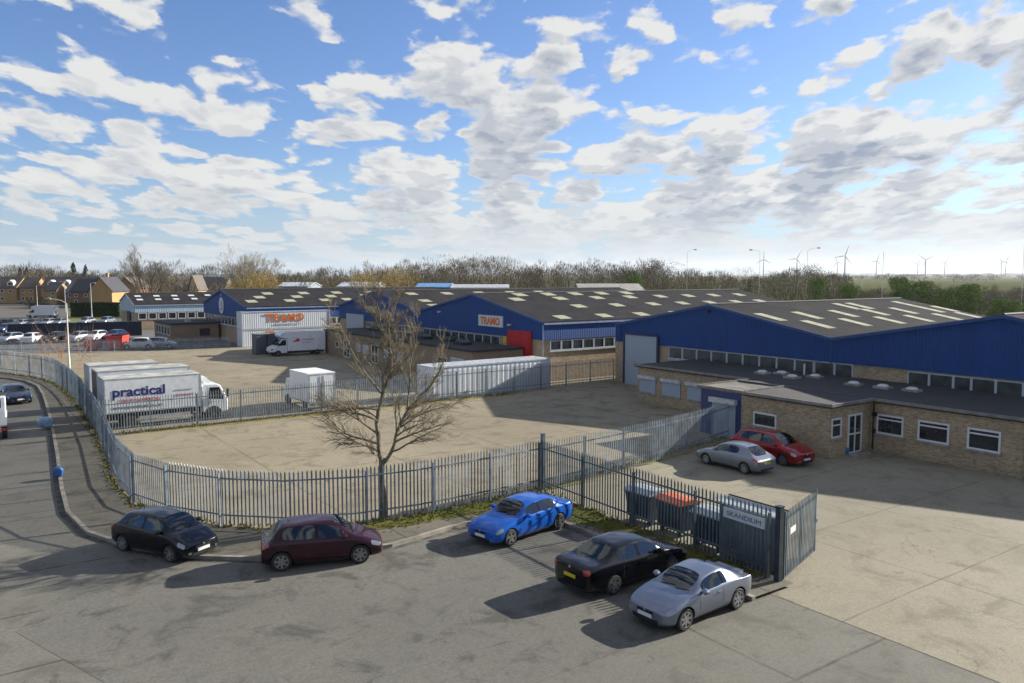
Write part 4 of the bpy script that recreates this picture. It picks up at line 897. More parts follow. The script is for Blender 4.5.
# hand-thrown sheets on the kerb
def bag(label, px, py, w, d, h, m, round_=False, seed=1):
    x, y = ground(px, py); t = MB(); rr = random.Random(seed); bm = bmesh.new(); bmesh.ops.create_icosphere(bm, subdivisions=3, radius=1)
    for v in bm.verts:
        q = v.co.copy(); n_ = 1 + rr.uniform(-.09, .09) + .06 * math.sin(q.x * 7 + seed) * math.cos(q.y * 6)
        if not round_:
            k = .72; q = Vector((math.copysign(abs(q.x) ** .5, q.x), math.copysign(abs(q.y) ** k, q.y), math.copysign(abs(q.z) ** .8, q.z)))
        v.co = Vector((q.x * w * n_, q.y * d * n_, max(-.92, q.z) * h * n_ + h * .92))
    me = bpy.data.meshes.new('plastic_sack'); bm.to_mesh(me); bm.free(); me.materials.append(m); me.polygons.foreach_set('use_smooth', [True] * len(me.polygons)); o = bpy.data.objects.new('plastic_sack', me); COL.objects.link(o)
    o.location = (x, y, .1); o.rotation_euler = (0, 0, .3); return tag(o, label, 'sack', 'blue plastic sacks on the kerb')
bag('larger pale blue plastic sack lying across the kerb, beyond the round one', 45.5, 429, .40, .27, .33, mat('pale_blue_plastic', (.30, .46, .66), .35, vary=.15), False, 2)
bag('smaller round bright blue plastic sack on the kerb', 58.3, 479, .21, .2, .24, mat('blue_plastic', (.03, .15, .42), .5, vary=.2), False, 5)
bag_ = bag('small blue sack left beside the white glazed door of the brick offices', 845.5, 455, .22, .2, .2, mat('blue_plastic', (.02, .17, .52)), True, 7); bag_.location.z = .08
# ------------------------------------------------------------------ cars
def make_car(label, paint, L=4.2, W=1.74, H=1.45, wb=2.5, fo=.82, zb=.93, zn=.62, cowl=1.0, ws=.75, roof0=None, rr=-1.05, rb=-1.75, zt=.98, r=.31, tail='hatch',
             belt=(.90, .97), gh=.70, bpil=.1, cpil=-.95, dpil=None, plate=('white', 'yellow'), spokes=5, doors=(.62, -.35), lamp=(.30, .25), rimm=None, twodoor=False, detail=True, group=None, cat='car', name='parked_car', roofm=None, spoiler=False, rnd=False):
    """x forward, origin midway between the axles. cowl, ws.. are x positions: cowl = foot of the windscreen, ws = its top; rr = top of the rear screen; rb = its foot"""
    hw = W / 2; xf = wb / 2 + fo; xr = xf - L
    # profile of the centre line (x, z) and beltline
    def lerp(a, b, t): return a + (b - a) * t
    nose = zn; st = []
    def bel(x): t = (x - xr) / (xf - xr); return lerp(belt[1], belt[0], t)
    # station: x, bottom z, half-width scale, belt z, [greenhouse base (y,z)], rail outer, rail inner, centre z
    def low(x, ws_, zt_, tz, nz, cz=None):                      # bonnet or boot: no greenhouse
        return dict(x=x, zb=.17 if abs(x) < xf - .3 else .22, w=ws_, sh=zt_, g=(ws_ * .90, tz), o=(ws_ * .80, tz + .015), i=(ws_ * .62, nz), c=cz if cz else nz + .012)
    def up(x, ws_, b, zr, wr=gh, zc=None):
        return dict(x=x, zb=.17, w=ws_, sh=b, g=(ws_ * .93, b + .03), o=(ws_ * wr, zr - .075), i=(ws_ * (wr - .10), zr - .015), c=zc if zc else zr)
    S = []
    qn = .84 if rnd else 1.0
    S.append(low(xf, hw * .74 * qn, zn - .12, zn - .05, zn - .03)); S[-1]['zb'] = .24
    S.append(low(xf - .10, hw * .90 * (.94 if rnd else 1), zn - .06, zn + .02, zn + .045)); S[-1]['zb'] = .20
    S.append(low(xf - .42, hw * .985, zn + .06, lerp(zn, zb, .35) + .02, lerp(zn, zb, .4) + .05))
    S.append(low((xf - .42 + cowl) / 2, hw, lerp(bel(xf) - .05, bel(cowl), .5) - .03, lerp(zn, zb, .75) + .01, lerp(zn, zb, .82) + .03))
    S.append(low(cowl + .06, hw, bel(cowl) - .02, zb - .015, zb + .01))
    S.append(low(cowl, hw, bel(cowl), zb, zb + .015))
    m_ = (cowl + ws) / 2
    S.append(up(m_, hw, bel(m_), lerp(zb, H, .60), lerp(.90, gh, .55)))
    S.append(up(ws, hw, bel(ws), H - .045, gh + .015))
    mid = (ws + rr) / 2
    S.append(up(bpil + .05, hw, bel(bpil), H - .002)); S.append(up(bpil - .05, hw, bel(bpil), H))
    S.append(up(cpil + .0, hw, bel(cpil), H - .02, gh)); 
    if dpil: S.append(up(cpil - .09, hw, bel(cpil), H - .03, gh))
    S.append(up(rr, hw, bel(rr), H - .07, gh - .01))
    if tail == 'sedan':
        mm = (rr + rb) / 2
        S.append(up(mm, hw * .99, bel(mm), lerp(H - .05, zt, .50), lerp(gh, .84, .55)))
        S.append(low(rb, hw * .985, bel(rb), zt - .01, zt + .01)); S.append(low((rb + xr + .1) / 2, hw * .97, bel(xr), zt, zt + .015))
        S.append(low(xr + .12, hw * .93, belt[1] - .04, zt - .015, zt)); S.append(low(xr, hw * .82, belt[1] - .13, zt - .10, zt - .09)); S[-1]['zb'] = .25; S[-2]['zb'] = .22
    else:
        mm = (rr + rb) / 2
        S.append(up(mm, hw * .985, bel(mm) - .0, lerp(H - .05, zt, .42), lerp(gh, .80, .5)))
        S.append(low(rb, hw * .955, bel(rb) - .02, zt - .01, zt + .005)); S.append(low(xr + .05, hw * .92, belt[1] - .12, zt - .12, zt - .11)); S[-1]['zb'] = .22
        S.append(low(xr, hw * .83, belt[1] - .26, zt - .24, zt - .23)); S[-1]['zb'] = .26
    BODY, GLS, HL, TL, BLK, ARC = range(6)
    vs = []; fs = []; ms = []
    def ring(s):
        y = s['w']; zb_ = s['zb']; sh = s['sh']
        return [(0, zb_), (y * .80, zb_), (y * .965, zb_ + .10), (y * 1.0, lerp(zb_, sh, .55)), (y * .985, lerp(zb_, sh, .86)), (y * .955, sh), s['g'], s['o'], s['i'], (0, s['c'])]
    NR = 10
    for s in S:
        rg = ring(s)
        vs += [(s['x'], y, z) for y, z in rg] + [(s['x'], -y, z) for y, z in rg[1:-1]]
    per = NR + NR - 2
    def idx(k, j, side): return k * per + (j if side > 0 or j in (0, NR - 1) else NR + j - 1)
    ns = len(S); ki = {id(s): k for k, s in enumerate(S)}
    kc = 5; kw = 7; krr = next(k for k, s in enumerate(S) if s['x'] == rr); krb = next(k for k, s in enumerate(S) if s['x'] == rb)
    bk = 8
    for k in range(ns - 1):
        for side in (1, -1):
            for j in range(NR - 1):
                a, b, c_, d_ = idx(k, j, side), idx(k, j + 1, side), idx(k + 1, j + 1, side), idx(k + 1, j, side)
                f = (a, b, c_, d_) if side > 0 else (d_, c_, b, a); mi = BODY
                if j == 6 and kc + 1 <= k < krr + (1 if tail == 'hatch' else 1):
                    mi = GLS
                    if k == bk: mi = BLK
                    if k == 10 and not dpil and twodoor: mi = BODY
                    if dpil and k == 10: mi = BLK
                    if k >= krr and tail != 'sedan': mi = BODY
                    if k >= krr and tail == 'sedan': mi = BODY
                if j == 8 and kc <= k < kw: mi = GLS
                if j == 8 and krr <= k < krb: mi = GLS
                if j in (4, 5) and k == 1: mi = HL
                if tail == 'sedan' and k == ns - 2 and j in (4, 5): mi = TL
                if tail != 'sedan' and k in (ns - 3,) and j in (4, 5): mi = TL
                if tail != 'sedan' and k == ns - 2 and j in (4, 5): mi = TL
                if j in (0, 1): mi = BLK if j == 0 else mi
                fs.append(f); ms.append(mi)
    for k, flip in ((0, False), (ns - 1, True)):
        for j in range(NR - 1):
            if j == 0: f = (idx(k, 0, 1), idx(k, 1, -1), idx(k, 1, 1))
            elif j == NR - 2: f = (idx(k, j, 1), idx(k, j, -1), idx(k, j + 1, 1))
            else: f = (idx(k, j, 1), idx(k, j, -1), idx(k, j + 1, -1), idx(k, j + 1, 1))
            if flip: f = tuple(reversed(f))
            fs.append(f); ms.append(BODY)
    mats = [paint, CLEARG if detail else CGLASS, HEADL, TAILR, GBLK, DARK]
    me = bpy.data.meshes.new('cage'); me.from_pydata(vs, [], fs)
    for m in mats: me.materials.append(m)
    me.polygons.foreach_set('material_index', ms)
    bm = bmesh.new(); bm.from_mesh(me); bmesh.ops.recalc_face_normals(bm, faces=bm.faces)
    cl = bm.edges.layers.float.new('crease_edge')
    for e in bm.edges:
        q = {f.material_index for f in e.link_faces}
        if GLS in q and len(q) > 1: e[cl] = .55
        elif len(q) > 1: e[cl] = .35
    bm.to_mesh(me); bm.free()
    ob = bpy.data.objects.new('cage', me); COL.objects.link(ob)
    sub = ob.modifiers.new('s', 'SUBSURF'); sub.levels = 2 if detail else 1; sub.render_levels = sub.levels
    cutters = []
    if True:
        for x in (wb / 2, -wb / 2):
            for s_ in (-1, 1):
                mb = MB(); mb.lathe([(r + .055, s_ * (hw - .26)), (r + .055, s_ * (hw + .3))], 28 if detail else 14, 'y', (x, 0, r))
                # open the arch downwards too
                c = mb.build('cut', mats); c.data.polygons.foreach_set('material_index', [ARC] * len(c.data.polygons)); cutters.append(c)
                bo = ob.modifiers.new('b', 'BOOLEAN'); bo.operation = 'DIFFERENCE'; bo.object = c; bo.solver = 'EXACT'
    dg = bpy.context.evaluated_depsgraph_get(); ev = bpy.data.meshes.new_from_object(ob.evaluated_get(dg))
    bpy.data.objects.remove(ob)
    for c in cutters: bpy.data.objects.remove(c)
    # fit to the real size
    xs = [v.co.x for v in ev.vertices]; ys = [v.co.y for v in ev.vertices]; zs = [v.co.z for v in ev.vertices]
    kz = (H - .17) / (max(zs) - .17); ky = W / (max(ys) - min(ys))
    for v in ev.vertices:
        if v.co.z > .7: v.co.z = .7 + (v.co.z - .7) * ((H - .7) / (max(zs) - .7)) if False else v.co.z
    mz = max(zs)
    for v in ev.vertices:
        v.co.y *= ky
        if v.co.z > .6: v.co.z = .6 + (v.co.z - .6) * (H - .6) / (mz - .6)
    t = thing(name, label, cat, (0, 0, 0), 0, group)
    bm0 = bmesh.new(); bm0.from_mesh(ev); bvh = BVHTree.FromBMesh(bm0)
    def split(nm, keep, mm, pred=None):
        b = bm0.copy(); dele = [f for f in b.faces if not (f.material_index in keep and (pred is None or pred(f.calc_center_median())))]
        bmesh.ops.delete(b, geom=dele, context='FACES')
        if not b.faces: b.free(); return None
        m2 = bpy.data.meshes.new(nm); b.to_mesh(m2); b.free(); mi_ = [p.material_index for p in m2.polygons]; m2.materials.clear()
        mp = {k: i for i, k in enumerate(sorted(keep))}
        for k in sorted(keep): m2.materials.append(mats[k])
        for p, q_ in zip(m2.polygons, mi_): p.material_index = mp[q_]; p.use_smooth = True
        m2.set_sharp_from_angle(angle=R(50)); o = bpy.data.objects.new(nm, m2); COL.objects.link(o); o.parent = t; return o
    body = split('body', (BODY, BLK, ARC), None)
    split('windscreen', (GLS,), None, lambda c: c.x > ws - .12 and abs(c.y) < hw * (gh - .02) * ((1 if c.x < ws + .1 else 1.2)) and c.z > 0)
    split('rear_window', (GLS,), None, lambda c: c.x < rr + .06 and abs(c.y) < hw * (gh - .02))
    for s_ in (1, -1):
        split('side_window', (GLS,), None, lambda c: c.y * s_ > 0 and not (c.x > ws - .12 and abs(c.y) < hw * (gh - .02) * ((1 if c.x < ws + .1 else 1.2))) and not (c.x < rr + .06 and abs(c.y) < hw * (gh - .02)))
        split('headlight', (HL,), None, lambda c: c.y * s_ > 0); split('tail_light', (TL,), None, lambda c: c.y * s_ > 0)
    # wheels
    rimm = rimm or CHROME
    for x in (wb / 2, -wb / 2):
        for s_ in (1, -1):
            y = s_ * (hw - .115); mb = MB()
            mb.lathe([(r * .62, y - .07), (r * .9, y - .105), (r, y - .07), (r, y + .07), (r * .9, y + .105), (r * .7, y + .1), (r * .68, y + .02)] if s_ > 0 else [(r * .68, y - .02), (r * .7, y - .1), (r * .9, y - .105), (r, y - .07), (r, y + .07), (r * .9, y + .105), (r * .62, y + .07)], 24 if detail else 12, 'y', (x, 0, r)); w = mb.build('wheel', RUB, t, smooth=True)
            q = MB(); yo = y + s_ * .104
            q.lathe([(r * .70, y + s_ * .06), (r * .71, yo), (r * .63, yo), (r * .60, y + s_ * .04)], 24 if detail else 12, 'y', (x, 0, r), caps=False)
            for k in range(spokes):
                a = 2 * math.pi * k / spokes + .3; ca_, sa_ = math.cos(a), math.sin(a); hwid = .11 * 5 / spokes * r / .31 * .42
                pts = []
                for rad, wd, yy in ((.03, hwid * 1.3, yo - s_ * .012), (r * .66, hwid * .9, yo - s_ * .002)):
                    for sg_ in (-1, 1): pts.append((x + ca_ * rad - sa_ * wd * sg_, yy, r + sa_ * rad + ca_ * wd * sg_)); pts.append((x + ca_ * rad - sa_ * wd * sg_, yy - s_ * .03, r + sa_ * rad + ca_ * wd * sg_))
                q.add(pts, [(0, 2, 6, 4), (1, 5, 7, 3), (0, 4, 5, 1), (2, 3, 7, 6), (0, 1, 3, 2), (4, 6, 7, 5)])
            q.lathe([(.05, yo - s_ * .03), (.045, yo)], 10, 'y', (x, 0, r)); q.build('rim', rimm, w, smooth=False)
            q = MB(); q.lathe([(r * .5, y + s_ * .02), (r * .5, y + s_ * .04)], 18, 'y', (x, 0, r)); q.build('brake_disc', mat('brake_dark', (.06, .06, .06), .5), w)
    if not detail:
        mb = MB(); mb.box(xf - .02, xf + .012, -.26, .26, .38, .49); mb.build('number_plate', PLW, t)
        mb = MB(); mb.box(xr - .012, xr + .02, -.26, .26, .45, .56); mb.build('number_plate', PLY, t)
        bm0.free(); return t
    # interior: tub, seats with head restraints, dashboard
    IN = mat('car_interior', (.035, .035, .038), .9, vary=.2)
    mb = MB(); mb.box(rr - .1 if tail != 'sedan' else rr + .1, cowl - .05, -hw * .80, hw * .80, .30, .50); mb.build('cabin_floor', DARK, t)
    mb = MB(); mb.extr([(cowl + .02, .6), (cowl + .02, zb - .04), (cowl - .32, zb - .02), (cowl - .38, .62)], 'y', -hw * .78, hw * .78); dsh = mb.build('dashboard', IN, t)
    mb = MB(); cx_ = cowl - .55
    mb.tube([(cx_ + .06 * math.cos(a) * .4, -.36 + .17 * math.sin(a), zb - .02 + .17 * math.cos(a)) for a in [6.283 * k / 14 for k in range(15)]], .014, 5); mb.build('steering_wheel', PLAS, dsh)
    for (x0s, ys_) in ((cowl - 1.35, (-.36, .36)), (max(rr + .15, cowl - 2.25), (-.38, .38, 0))):
        for y_ in ys_:
            w2 = .23; mb = MB(); mb.extr([(x0s, .5), (x0s + .5, .5), (x0s + .5, .60), (x0s + .05, .58), (x0s - .12, H - .40), (x0s - .22, H - .40), (x0s - .1, .5)], 'y', y_ - w2, y_ + w2); st_ = mb.build('seat', IN, t)
            mb = MB(); mb.box(x0s - .24, x0s - .15, y_ - .12, y_ + .12, H - .38, H - .22); mb.build('head_restraint', IN, st_)
    # things found on the skin by casting
    def front(y, z, dirx=1):
        h = bvh.ray_cast(Vector((dirx * 6, y, z)), Vector((-dirx, 0, 0))); return h[0].x if h[0] else dirx * xf
    def sidey(x, z, s_):
        h = bvh.ray_cast(Vector((x, s_ * 3, z)), Vector((0, -s_, 0))); return h[0].y if h[0] and abs(h[0].y) > hw * .5 else s_ * hw
    def ribbon(pts2, s_, w, nm, m, prt, push=.004):
        mb = MB(); pts = [Vector((x, sidey(x, z, s_) + s_ * push, z)) for x, z in pts2]
        for a, b in zip(pts, pts[1:]):
            d = (b - a).normalized(); nrm = Vector((-d.z, 0, d.x)) * w / 2
            i = Vector((0, -s_ * .01, 0)); mb.add([a + nrm, a - nrm, b - nrm, b + nrm, a + nrm + i, a - nrm + i, b - nrm + i, b + nrm + i], [(0, 1, 2, 3), (7, 6, 5, 4), (0, 4, 5, 1), (1, 5, 6, 2), (2, 6, 7, 3), (3, 7, 4, 0)])
        return mb.build(nm, m, prt)
    SEAM = mat('panel_gap', (.01, .01, .012), .8)
    for s_ in (1, -1):
        zt_ = belt[0] - .02
        xs_ = [cowl - .18] + ([bpil - .02] if not twodoor else []) + ([rr + .15 if not twodoor else -.45])
        for x in xs_: ribbon([(x, .27), (x - .01, .5), (x - .01, .7), (x, zt_)], s_, .014, 'door_gap', SEAM, body)
        ribbon([(cowl - .18, .27), (0, .27), (xs_[-1], .27)], s_, .014, 'door_gap', SEAM, body)
        ribbon([(wb / 2 - r - .08, .23), (0, .22), (-wb / 2 + r + .08, .23)], s_, .05, 'sill_trim', PLAS, body, .006)
        for x in (xs_[1] + .16,) + ((xs_[-1] + .2,) if len(xs_) > 2 else ()):
            y = sidey(x, .80, s_); mb = MB(); mb.box(x - .09, x + .09, min(y, y + s_ * .035), max(y, y + s_ * .035), .79, .82); mb.build('door_handle', paint, body)
        # mirror
        x = cowl - .32; z = bel(x) + .09; y = hw * .93 * s_
        mb = MB(); mb.tube([(x + .09, y + s_ * .12, z), (x + .04, y + s_ * .12, z), (x - .06, y + s_ * .12, z), (x - .08, y + s_ * .12, z)], [.03, .082, .088, .07], 10)
        mb.v = [(a, b_ + (b_ - (y + s_ * .12)) * .35, c_ * 1.0) for a, b_, c_ in mb.v]; mr = mb.build('mirror', paint, t, smooth=True)
        mb = MB(); mb.box(x - .02, x + .04, min(y - s_ * .06, y + s_ * .06), max(y - s_ * .06, y + s_ * .06), z - .06, z - .025); mb.build('mirror_arm', PLAS, mr)
    # front: grille, plate, lower intake
    def patch(nm, y0, y1, z0, z1, m, dirx, push=.008, prt=None, ny=6, nz=3):
        mb = MB(); vs_ = []
        for i in range(nz + 1):
            for j in range(ny + 1):
                y = y0 + (y1 - y0) * j / ny; z = z0 + (z1 - z0) * i / nz; vs_.append((front(y, z, dirx) + dirx * push, y, z))
        back = [(v[0] - dirx * (push + .02), v[1], v[2]) for v in vs_]; n_ = len(vs_); fs_ = []
        for i in range(nz):
            for j in range(ny):
                a = i * (ny + 1) + j; q = (a, a + 1, a + ny + 2, a + ny + 1); fs_.append(q); fs_.append(tuple(n_ + k for k in reversed(q)))
        bd = [j for j in range(ny + 1)] + [i * (ny + 1) + ny for i in range(1, nz + 1)] + [nz * (ny + 1) + j for j in range(ny - 1, -1, -1)] + [i * (ny + 1) for i in range(nz - 1, 0, -1)]
        for a, b in zip(bd, bd[1:] + bd[:1]): fs_.append((a, b, n_ + b, n_ + a))
        mb.add(vs_ + back, fs_); return mb.build(nm, m, prt or t)
    patch('grille', -.30, .30, zn - .19, zn - .07, PLAS, 1); patch('lower_intake', -.48, .48, .24, .36, PLAS, 1)
    xa = max(front(0, .43), front(0.2, .47)); mb = MB(); mb.box(xa - .01, xa + .014, -.26, .26, .38, .49); mb.build('number_plate', PLW if plate[0] == 'white' else PLY, t)
    mb = MB(); mb.lathe([(.045, xa), (.045, front(0, zn - .06) + .016)], 12, 'x', (0, 0, zn - .06)); mb.build('badge', CHROME, t)
    zp = .62 if tail != 'sedan' else .52
    if tail == 'sedan': zp = .66
    xb = min(front(0, zp, -1), front(.2, zp, -1)); mb = MB(); mb.box(xb - .014, xb + .01, -.26, .26, zp - .055, zp + .055); mb.build('number_plate', PLY, t)
    mb = MB(); xz = front(0, zt - .1, -1); mb.lathe([(.045, xz - .012), (.045, xz + .02)], 12, 'x', (0, 0, zt - .12)); mb.build('badge', CHROME, t)
    patch('bumper_trim', -.5, .5, .27, .34, PLAS, -1)
    for s_ in (1, -1):
        patch('fog_lamp', s_ * .52, s_ * .64, .33, .40, HEADL, 1, .01, ny=2, nz=2)
    # wipers
    mb = MB()
    for y in (-.45, .1):
        pts = []
        for k in range(5):
            yy = y + k * .12; xx = cowl + .02 - k * .02; h = bvh.ray_cast(Vector((xx, yy, 3)), Vector((0, 0, -1))); pts.append((xx, yy, (h[0].z if h[0] else zb) + .012))
        mb.tube(pts, .009, 4)
    mb.build('wiper', PLAS, t)
    if spoiler:
        mb = MB(); mb.extr([(xr + .12, zt - .01), (xr + .30, zt + .0), (xr + .28, zt + .035), (xr + .08, zt + .045)], 'y', -hw * .55, hw * .55); mb.build('spoiler', paint, t)
    if tail == 'sedan' or True:
        h = bvh.ray_cast(Vector((rr + .25, 0, 3)), Vector((0, 0, -1)))
        if h[0]: mb = MB(); mb.tube([(rr + .25, 0, h[0].z - .01), (rr + .12, 0, h[0].z + .14)], [.012, .004], 5); mb.build('aerial', PLAS, t)
    bm0.free(); return t
def place_car(t, pf, pr, side, wb, W, z=0.0, k=1.0):
    """pf, pr: surveyed ground contacts of the front and rear wheel on one side; side = +1 left, -1 right"""
    a, b = Vector(ground(*pf, z)), Vector(ground(*pr, z)); d = (a - b).normalized(); n_ = Vector((-d.y, d.x)); c = (a + b) / 2 - n_ * side * (W / 2 - .1) * k; t.scale = (k, k, k)
    t.location = (c.x, c.y, z); t.rotation_euler = (0, 0, math.atan2(d.y, d.x))
c = make_car('glossy black three-door hatchback parked half on the pavement at the bend', carpaint('black_paint', (.003, .004, .008), .0), L=4.03, W=1.69, H=1.49, wb=2.51, fo=.80, zb=.97, zn=.66, cowl=1.12, ws=.55, rr=-1.25, rb=-1.72, zt=1.0, tail='hatch', belt=(.93, 1.02), gh=.68, bpil=-.15, cpil=-.8, twodoor=True, spokes=7)
place_car(c, (173, 562.5), (122.5, 550.5), -1, 2.51, 1.69, k=.92)
c = make_car('dark maroon five-door hatchback parked against the kerb in front of the bare tree', carpaint('maroon_paint', (.032, .003, .014), .2), L=3.84, W=1.65, H=1.43, wb=2.44, fo=.78, zb=.93, zn=.62, cowl=1.05, ws=.42, rr=-1.2, rb=-1.58, zt=.93, belt=(.88, .95), gh=.70, bpil=-.12, cpil=-.85, spokes=7, rimm=CHROMED)
place_car(c, (360, 563), (281.75, 571), -1, 2.44, 1.65)
c = make_car('bright blue four-door saloon parked in the corner beneath the palisade fence', carpaint('bright_blue_paint', (.010, .11, .50), .1), L=4.62, W=1.81, H=1.43, wb=2.81, fo=.80, zb=.94, zn=.66, cowl=.86, ws=.22, rr=-1.2, rb=-1.82, zt=1.01, r=.33, tail='sedan', belt=(.90, .96), gh=.69, bpil=-.25, cpil=-1.0, spokes=5, rimm=CHROMED)
place_car(c, (507.9, 546.7), (560, 528.4), 1, 2.81, 1.81, k=.91)
c = make_car('black saloon with yellow rear plate parked facing the near fence', carpaint('deep_black_paint', (.003, .0035, .006), .0), L=4.77, W=1.82, H=1.47, wb=2.71, fo=.95, zb=.97, zn=.68, cowl=1.0, ws=.35, rr=-1.1, rb=-1.78, zt=1.05, r=.325, tail='sedan', belt=(.92, 1.0), gh=.69, bpil=-.22, cpil=-.95, spokes=6)
a = Vector(ground(613, 594.5)); hd = R(38); dd = Vector((math.cos(hd), math.sin(hd))); nn_ = Vector((-dd.y, dd.x)); q = a + (dd * 2.71 / 2 + nn_ * .81) * .93; c.scale = (.93,) * 3; c.location = (q.x, q.y, 0); c.rotation_euler.z = hd
c = make_car('silver rounded two-door coupe nearest the camera, beside the black saloon', carpaint('silver_paint', (.25, .285, .36), .7, .3), L=4.04, W=1.76, H=1.37, wb=2.42, fo=.80, zb=.92, zn=.64, cowl=.80, ws=.12, rr=-.86, rb=-1.60, zt=.90, r=.33, tail='sedan', belt=(.88, .95), gh=.66, bpil=-.50, cpil=-.70, rnd=True, twodoor=True, spokes=7, spoiler=True)
place_car(c, (681, 621.5), (736.2, 608.5), 1, 2.42, 1.76)
hd = c.rotation_euler.z; a = Vector(ground(736.2, 608.5)); hd = R(218); dd = Vector((math.cos(hd), math.sin(hd))); nn_ = Vector((-dd.y, dd.x)); q = a + (dd * 1.21 - nn_ * .78) * .92; c.scale = (.92,) * 3; c.location = (q.x, q.y, 0); c.rotation_euler.z = hd
ast = c = make_car('silver three-door hatchback parked beside the red people carrier', carpaint('pale_silver_paint', (.30, .33, .38), .6, .3), L=4.29, W=1.75, H=1.43, wb=2.61, fo=.85, zb=.94, zn=.64, cowl=.95, ws=.30, rr=-1.15, rb=-1.75, zt=.95, belt=(.90, .98), gh=.68, bpil=-.25, cpil=-.9, spokes=6, twodoor=True)
place_car(c, (704.4, 463.7), (747, 474.4), 1, 2.61, 1.75, .007, .89)
c = make_car('red people carrier parked by the brick offices, behind the silver hatchback', carpaint('red_paint', (.35, .012, .012), .4), L=4.77, W=1.88, H=1.62, wb=2.85, fo=.92, zb=1.06, zn=.74, cowl=1.25, ws=.45, rr=-1.75, rb=-2.1, zt=1.08, r=.33, belt=(.98, 1.06), gh=.70, bpil=-.1, cpil=-1.05, dpil=True, spokes=5, rimm=CHROMED, cat='people carrier')
a = Vector(ground(783, 466)); hd = c_h = math.atan2(-CA, SA) + R(-2); dd = Vector((math.cos(hd), math.sin(hd))); nn_ = Vector((-dd.y, dd.x)); q = a + (-dd * 2.85 / 2 + nn_ * .84) * .89; c.scale = (.89,) * 3; c.location = (q.x, q.y, .007); c.rotation_euler.z = hd
c = make_car('dark slate blue saloon driving down the left road', carpaint('slate_blue_paint', (.035, .055, .10), .5), L=4.7, W=1.83, H=1.42, wb=2.81, fo=.85, zb=.93, zn=.66, cowl=.9, ws=.25, rr=-1.15, rb=-1.8, zt=1.0, r=.33, tail='sedan', belt=(.90, .96), gh=.69, bpil=-.25, cpil=-1.0, name='moving_car')
a = Vector(ground(22, 405)); hd = R(-46); dd = Vector((math.cos(hd), math.sin(hd))); q = a - dd * 2.2; c.scale = (.9,) * 3; c.location = (q.x, q.y, 0); c.rotation_euler.z = hd
# far parked cars: one small hatchback and one saloon, copied
fh = make_car('', carpaint('far_silver', (.40, .42, .45), .6, .3), L=4.1, W=1.72, H=1.48, wb=2.5, fo=.8, zb=.96, zn=.66, cowl=1.0, ws=.45, rr=-1.2, rb=-1.7, zt=.97, belt=(.92, .98), bpil=-.15, cpil=-.9, detail=False, group='cars in the far car park')
PNT = {'silver': carpaint('far_silver_b', (.40, .42, .45), .5, .3), 'white': carpaint('far_white', (.75, .75, .75), 0, .3), 'black': carpaint('far_black', (.012, .013, .018), .2), 'grey': carpaint('far_grey', (.10, .11, .13), .5), 'blue': carpaint('far_blue', (.03, .07, .20), .4), 'pale': carpaint('far_pale', (.26, .29, .33), .4)}
FAR = [(7, 343.5, 'silver', -100, 'silver car at the left end of the row before the dark sheet fence'), (29.5, 343.5, 'white', 95, 'white car parked in the front row, second from the left end'), (53, 342.5, 'black', -95, 'black car in the front row right of the white one, behind bare twigs'),
       (75.5, 342, 'silver', -100, 'silver-grey car just right of the cream lamp column'), (93.5, 341, 'white', -97, 'white car left of the dark blue car, before the sheet fence'), (112.5, 340, 'blue', -97, 'dark blue car above the larger red skip'),
       (2, 333, 'blue', -90, 'dark blue car at the left edge, second row'), (4, 327.5, 'black', -20, 'black car at the far left edge above the dark blue one'), (19, 327.5, 'pale', -92, 'pale car behind the left end of the sheet fence'), (31, 327, 'grey', -92, 'grey car behind the sheet fence beneath the white box van'),
       (45.5, 326.5, 'silver', -92, 'silver car behind the sheet fence right of the grey one'), (57.5, 326, 'pale', -92, 'pale silver car behind the sheet fence left of the lamp column'), (84, 325, 'silver', -92, 'silver car behind the sheet fence right of the lamp column'), (104, 324.5, 'pale', -92, 'pale car behind the right half of the sheet fence'),
       (134, 350, 'white', -170, 'white car beyond the far fence right of the red skips'), (155, 349.5, 'silver', 10, 'silver car beyond the far fence before the low brown building'), (5, 303, 'grey', 5, 'grey car parked before the left houses'), (14, 303.5, 'silver', 5, 'silver car parked before the left houses')]
for i, (px, py, colr, deg, lab) in enumerate(FAR):
    o = fh if i == 0 else copy_tree(fh); x, y = ground(px, py); y += 1.0 if i not in (14, 15) else 1.5; o.location = (x, y, 0); o.rotation_euler = (0, 0, R(deg)); o['label'] = lab; o.name = 'parked_car'
    for ch in kids(o):
        if ch.name.startswith('body'): ch.material_slots[0].link = 'OBJECT'; ch.material_slots[0].material = PNT[colr]

# ------------------------------------------------------------------ lorries and vans
VW = mat('van_white', (.82, .84, .85), .35, vary=.05, coat=.4); VG = mat('van_grey_edge', (.42, .44, .46), .5)
TOPM = mat('box_top', (.50, .50, .44), .6, vary=.2, scale=1.2)
def wheel(t, x, y, r, w, s_):
    mb = MB(); mb.lathe([(r * .6, y - w / 2), (r * .93, y - w / 2), (r, y - w * .35), (r, y + w * .35), (r * .93, y + w / 2), (r * .6, y + w / 2)], 20, 'y', (x, 0, r)); o = mb.build('wheel', RUB, t, smooth=True)
    mb = MB(); yo = y + s_ * w * .42; mb.lathe([(r * .6, yo - s_ * .02), (r * .58, yo), (r * .3, yo - s_ * .03), (r * .25, yo + s_ * .02), (r * .1, yo + s_ * .02)], 16, 'y', (x, 0, r)); mb.build('rim', CHROMED, o, smooth=True)
def dashes(parent, x0, x1, z, h, y, m, seed=3):
    rr = random.Random(seed); mb = MB(); x = x0
    while x < x1: w = rr.uniform(.05, .09); mb.box(x, x + w, y, y + .004, z, z + h * rr.uniform(.7, 1)); x += w + .03
    return mb.build('small_print', m, parent)
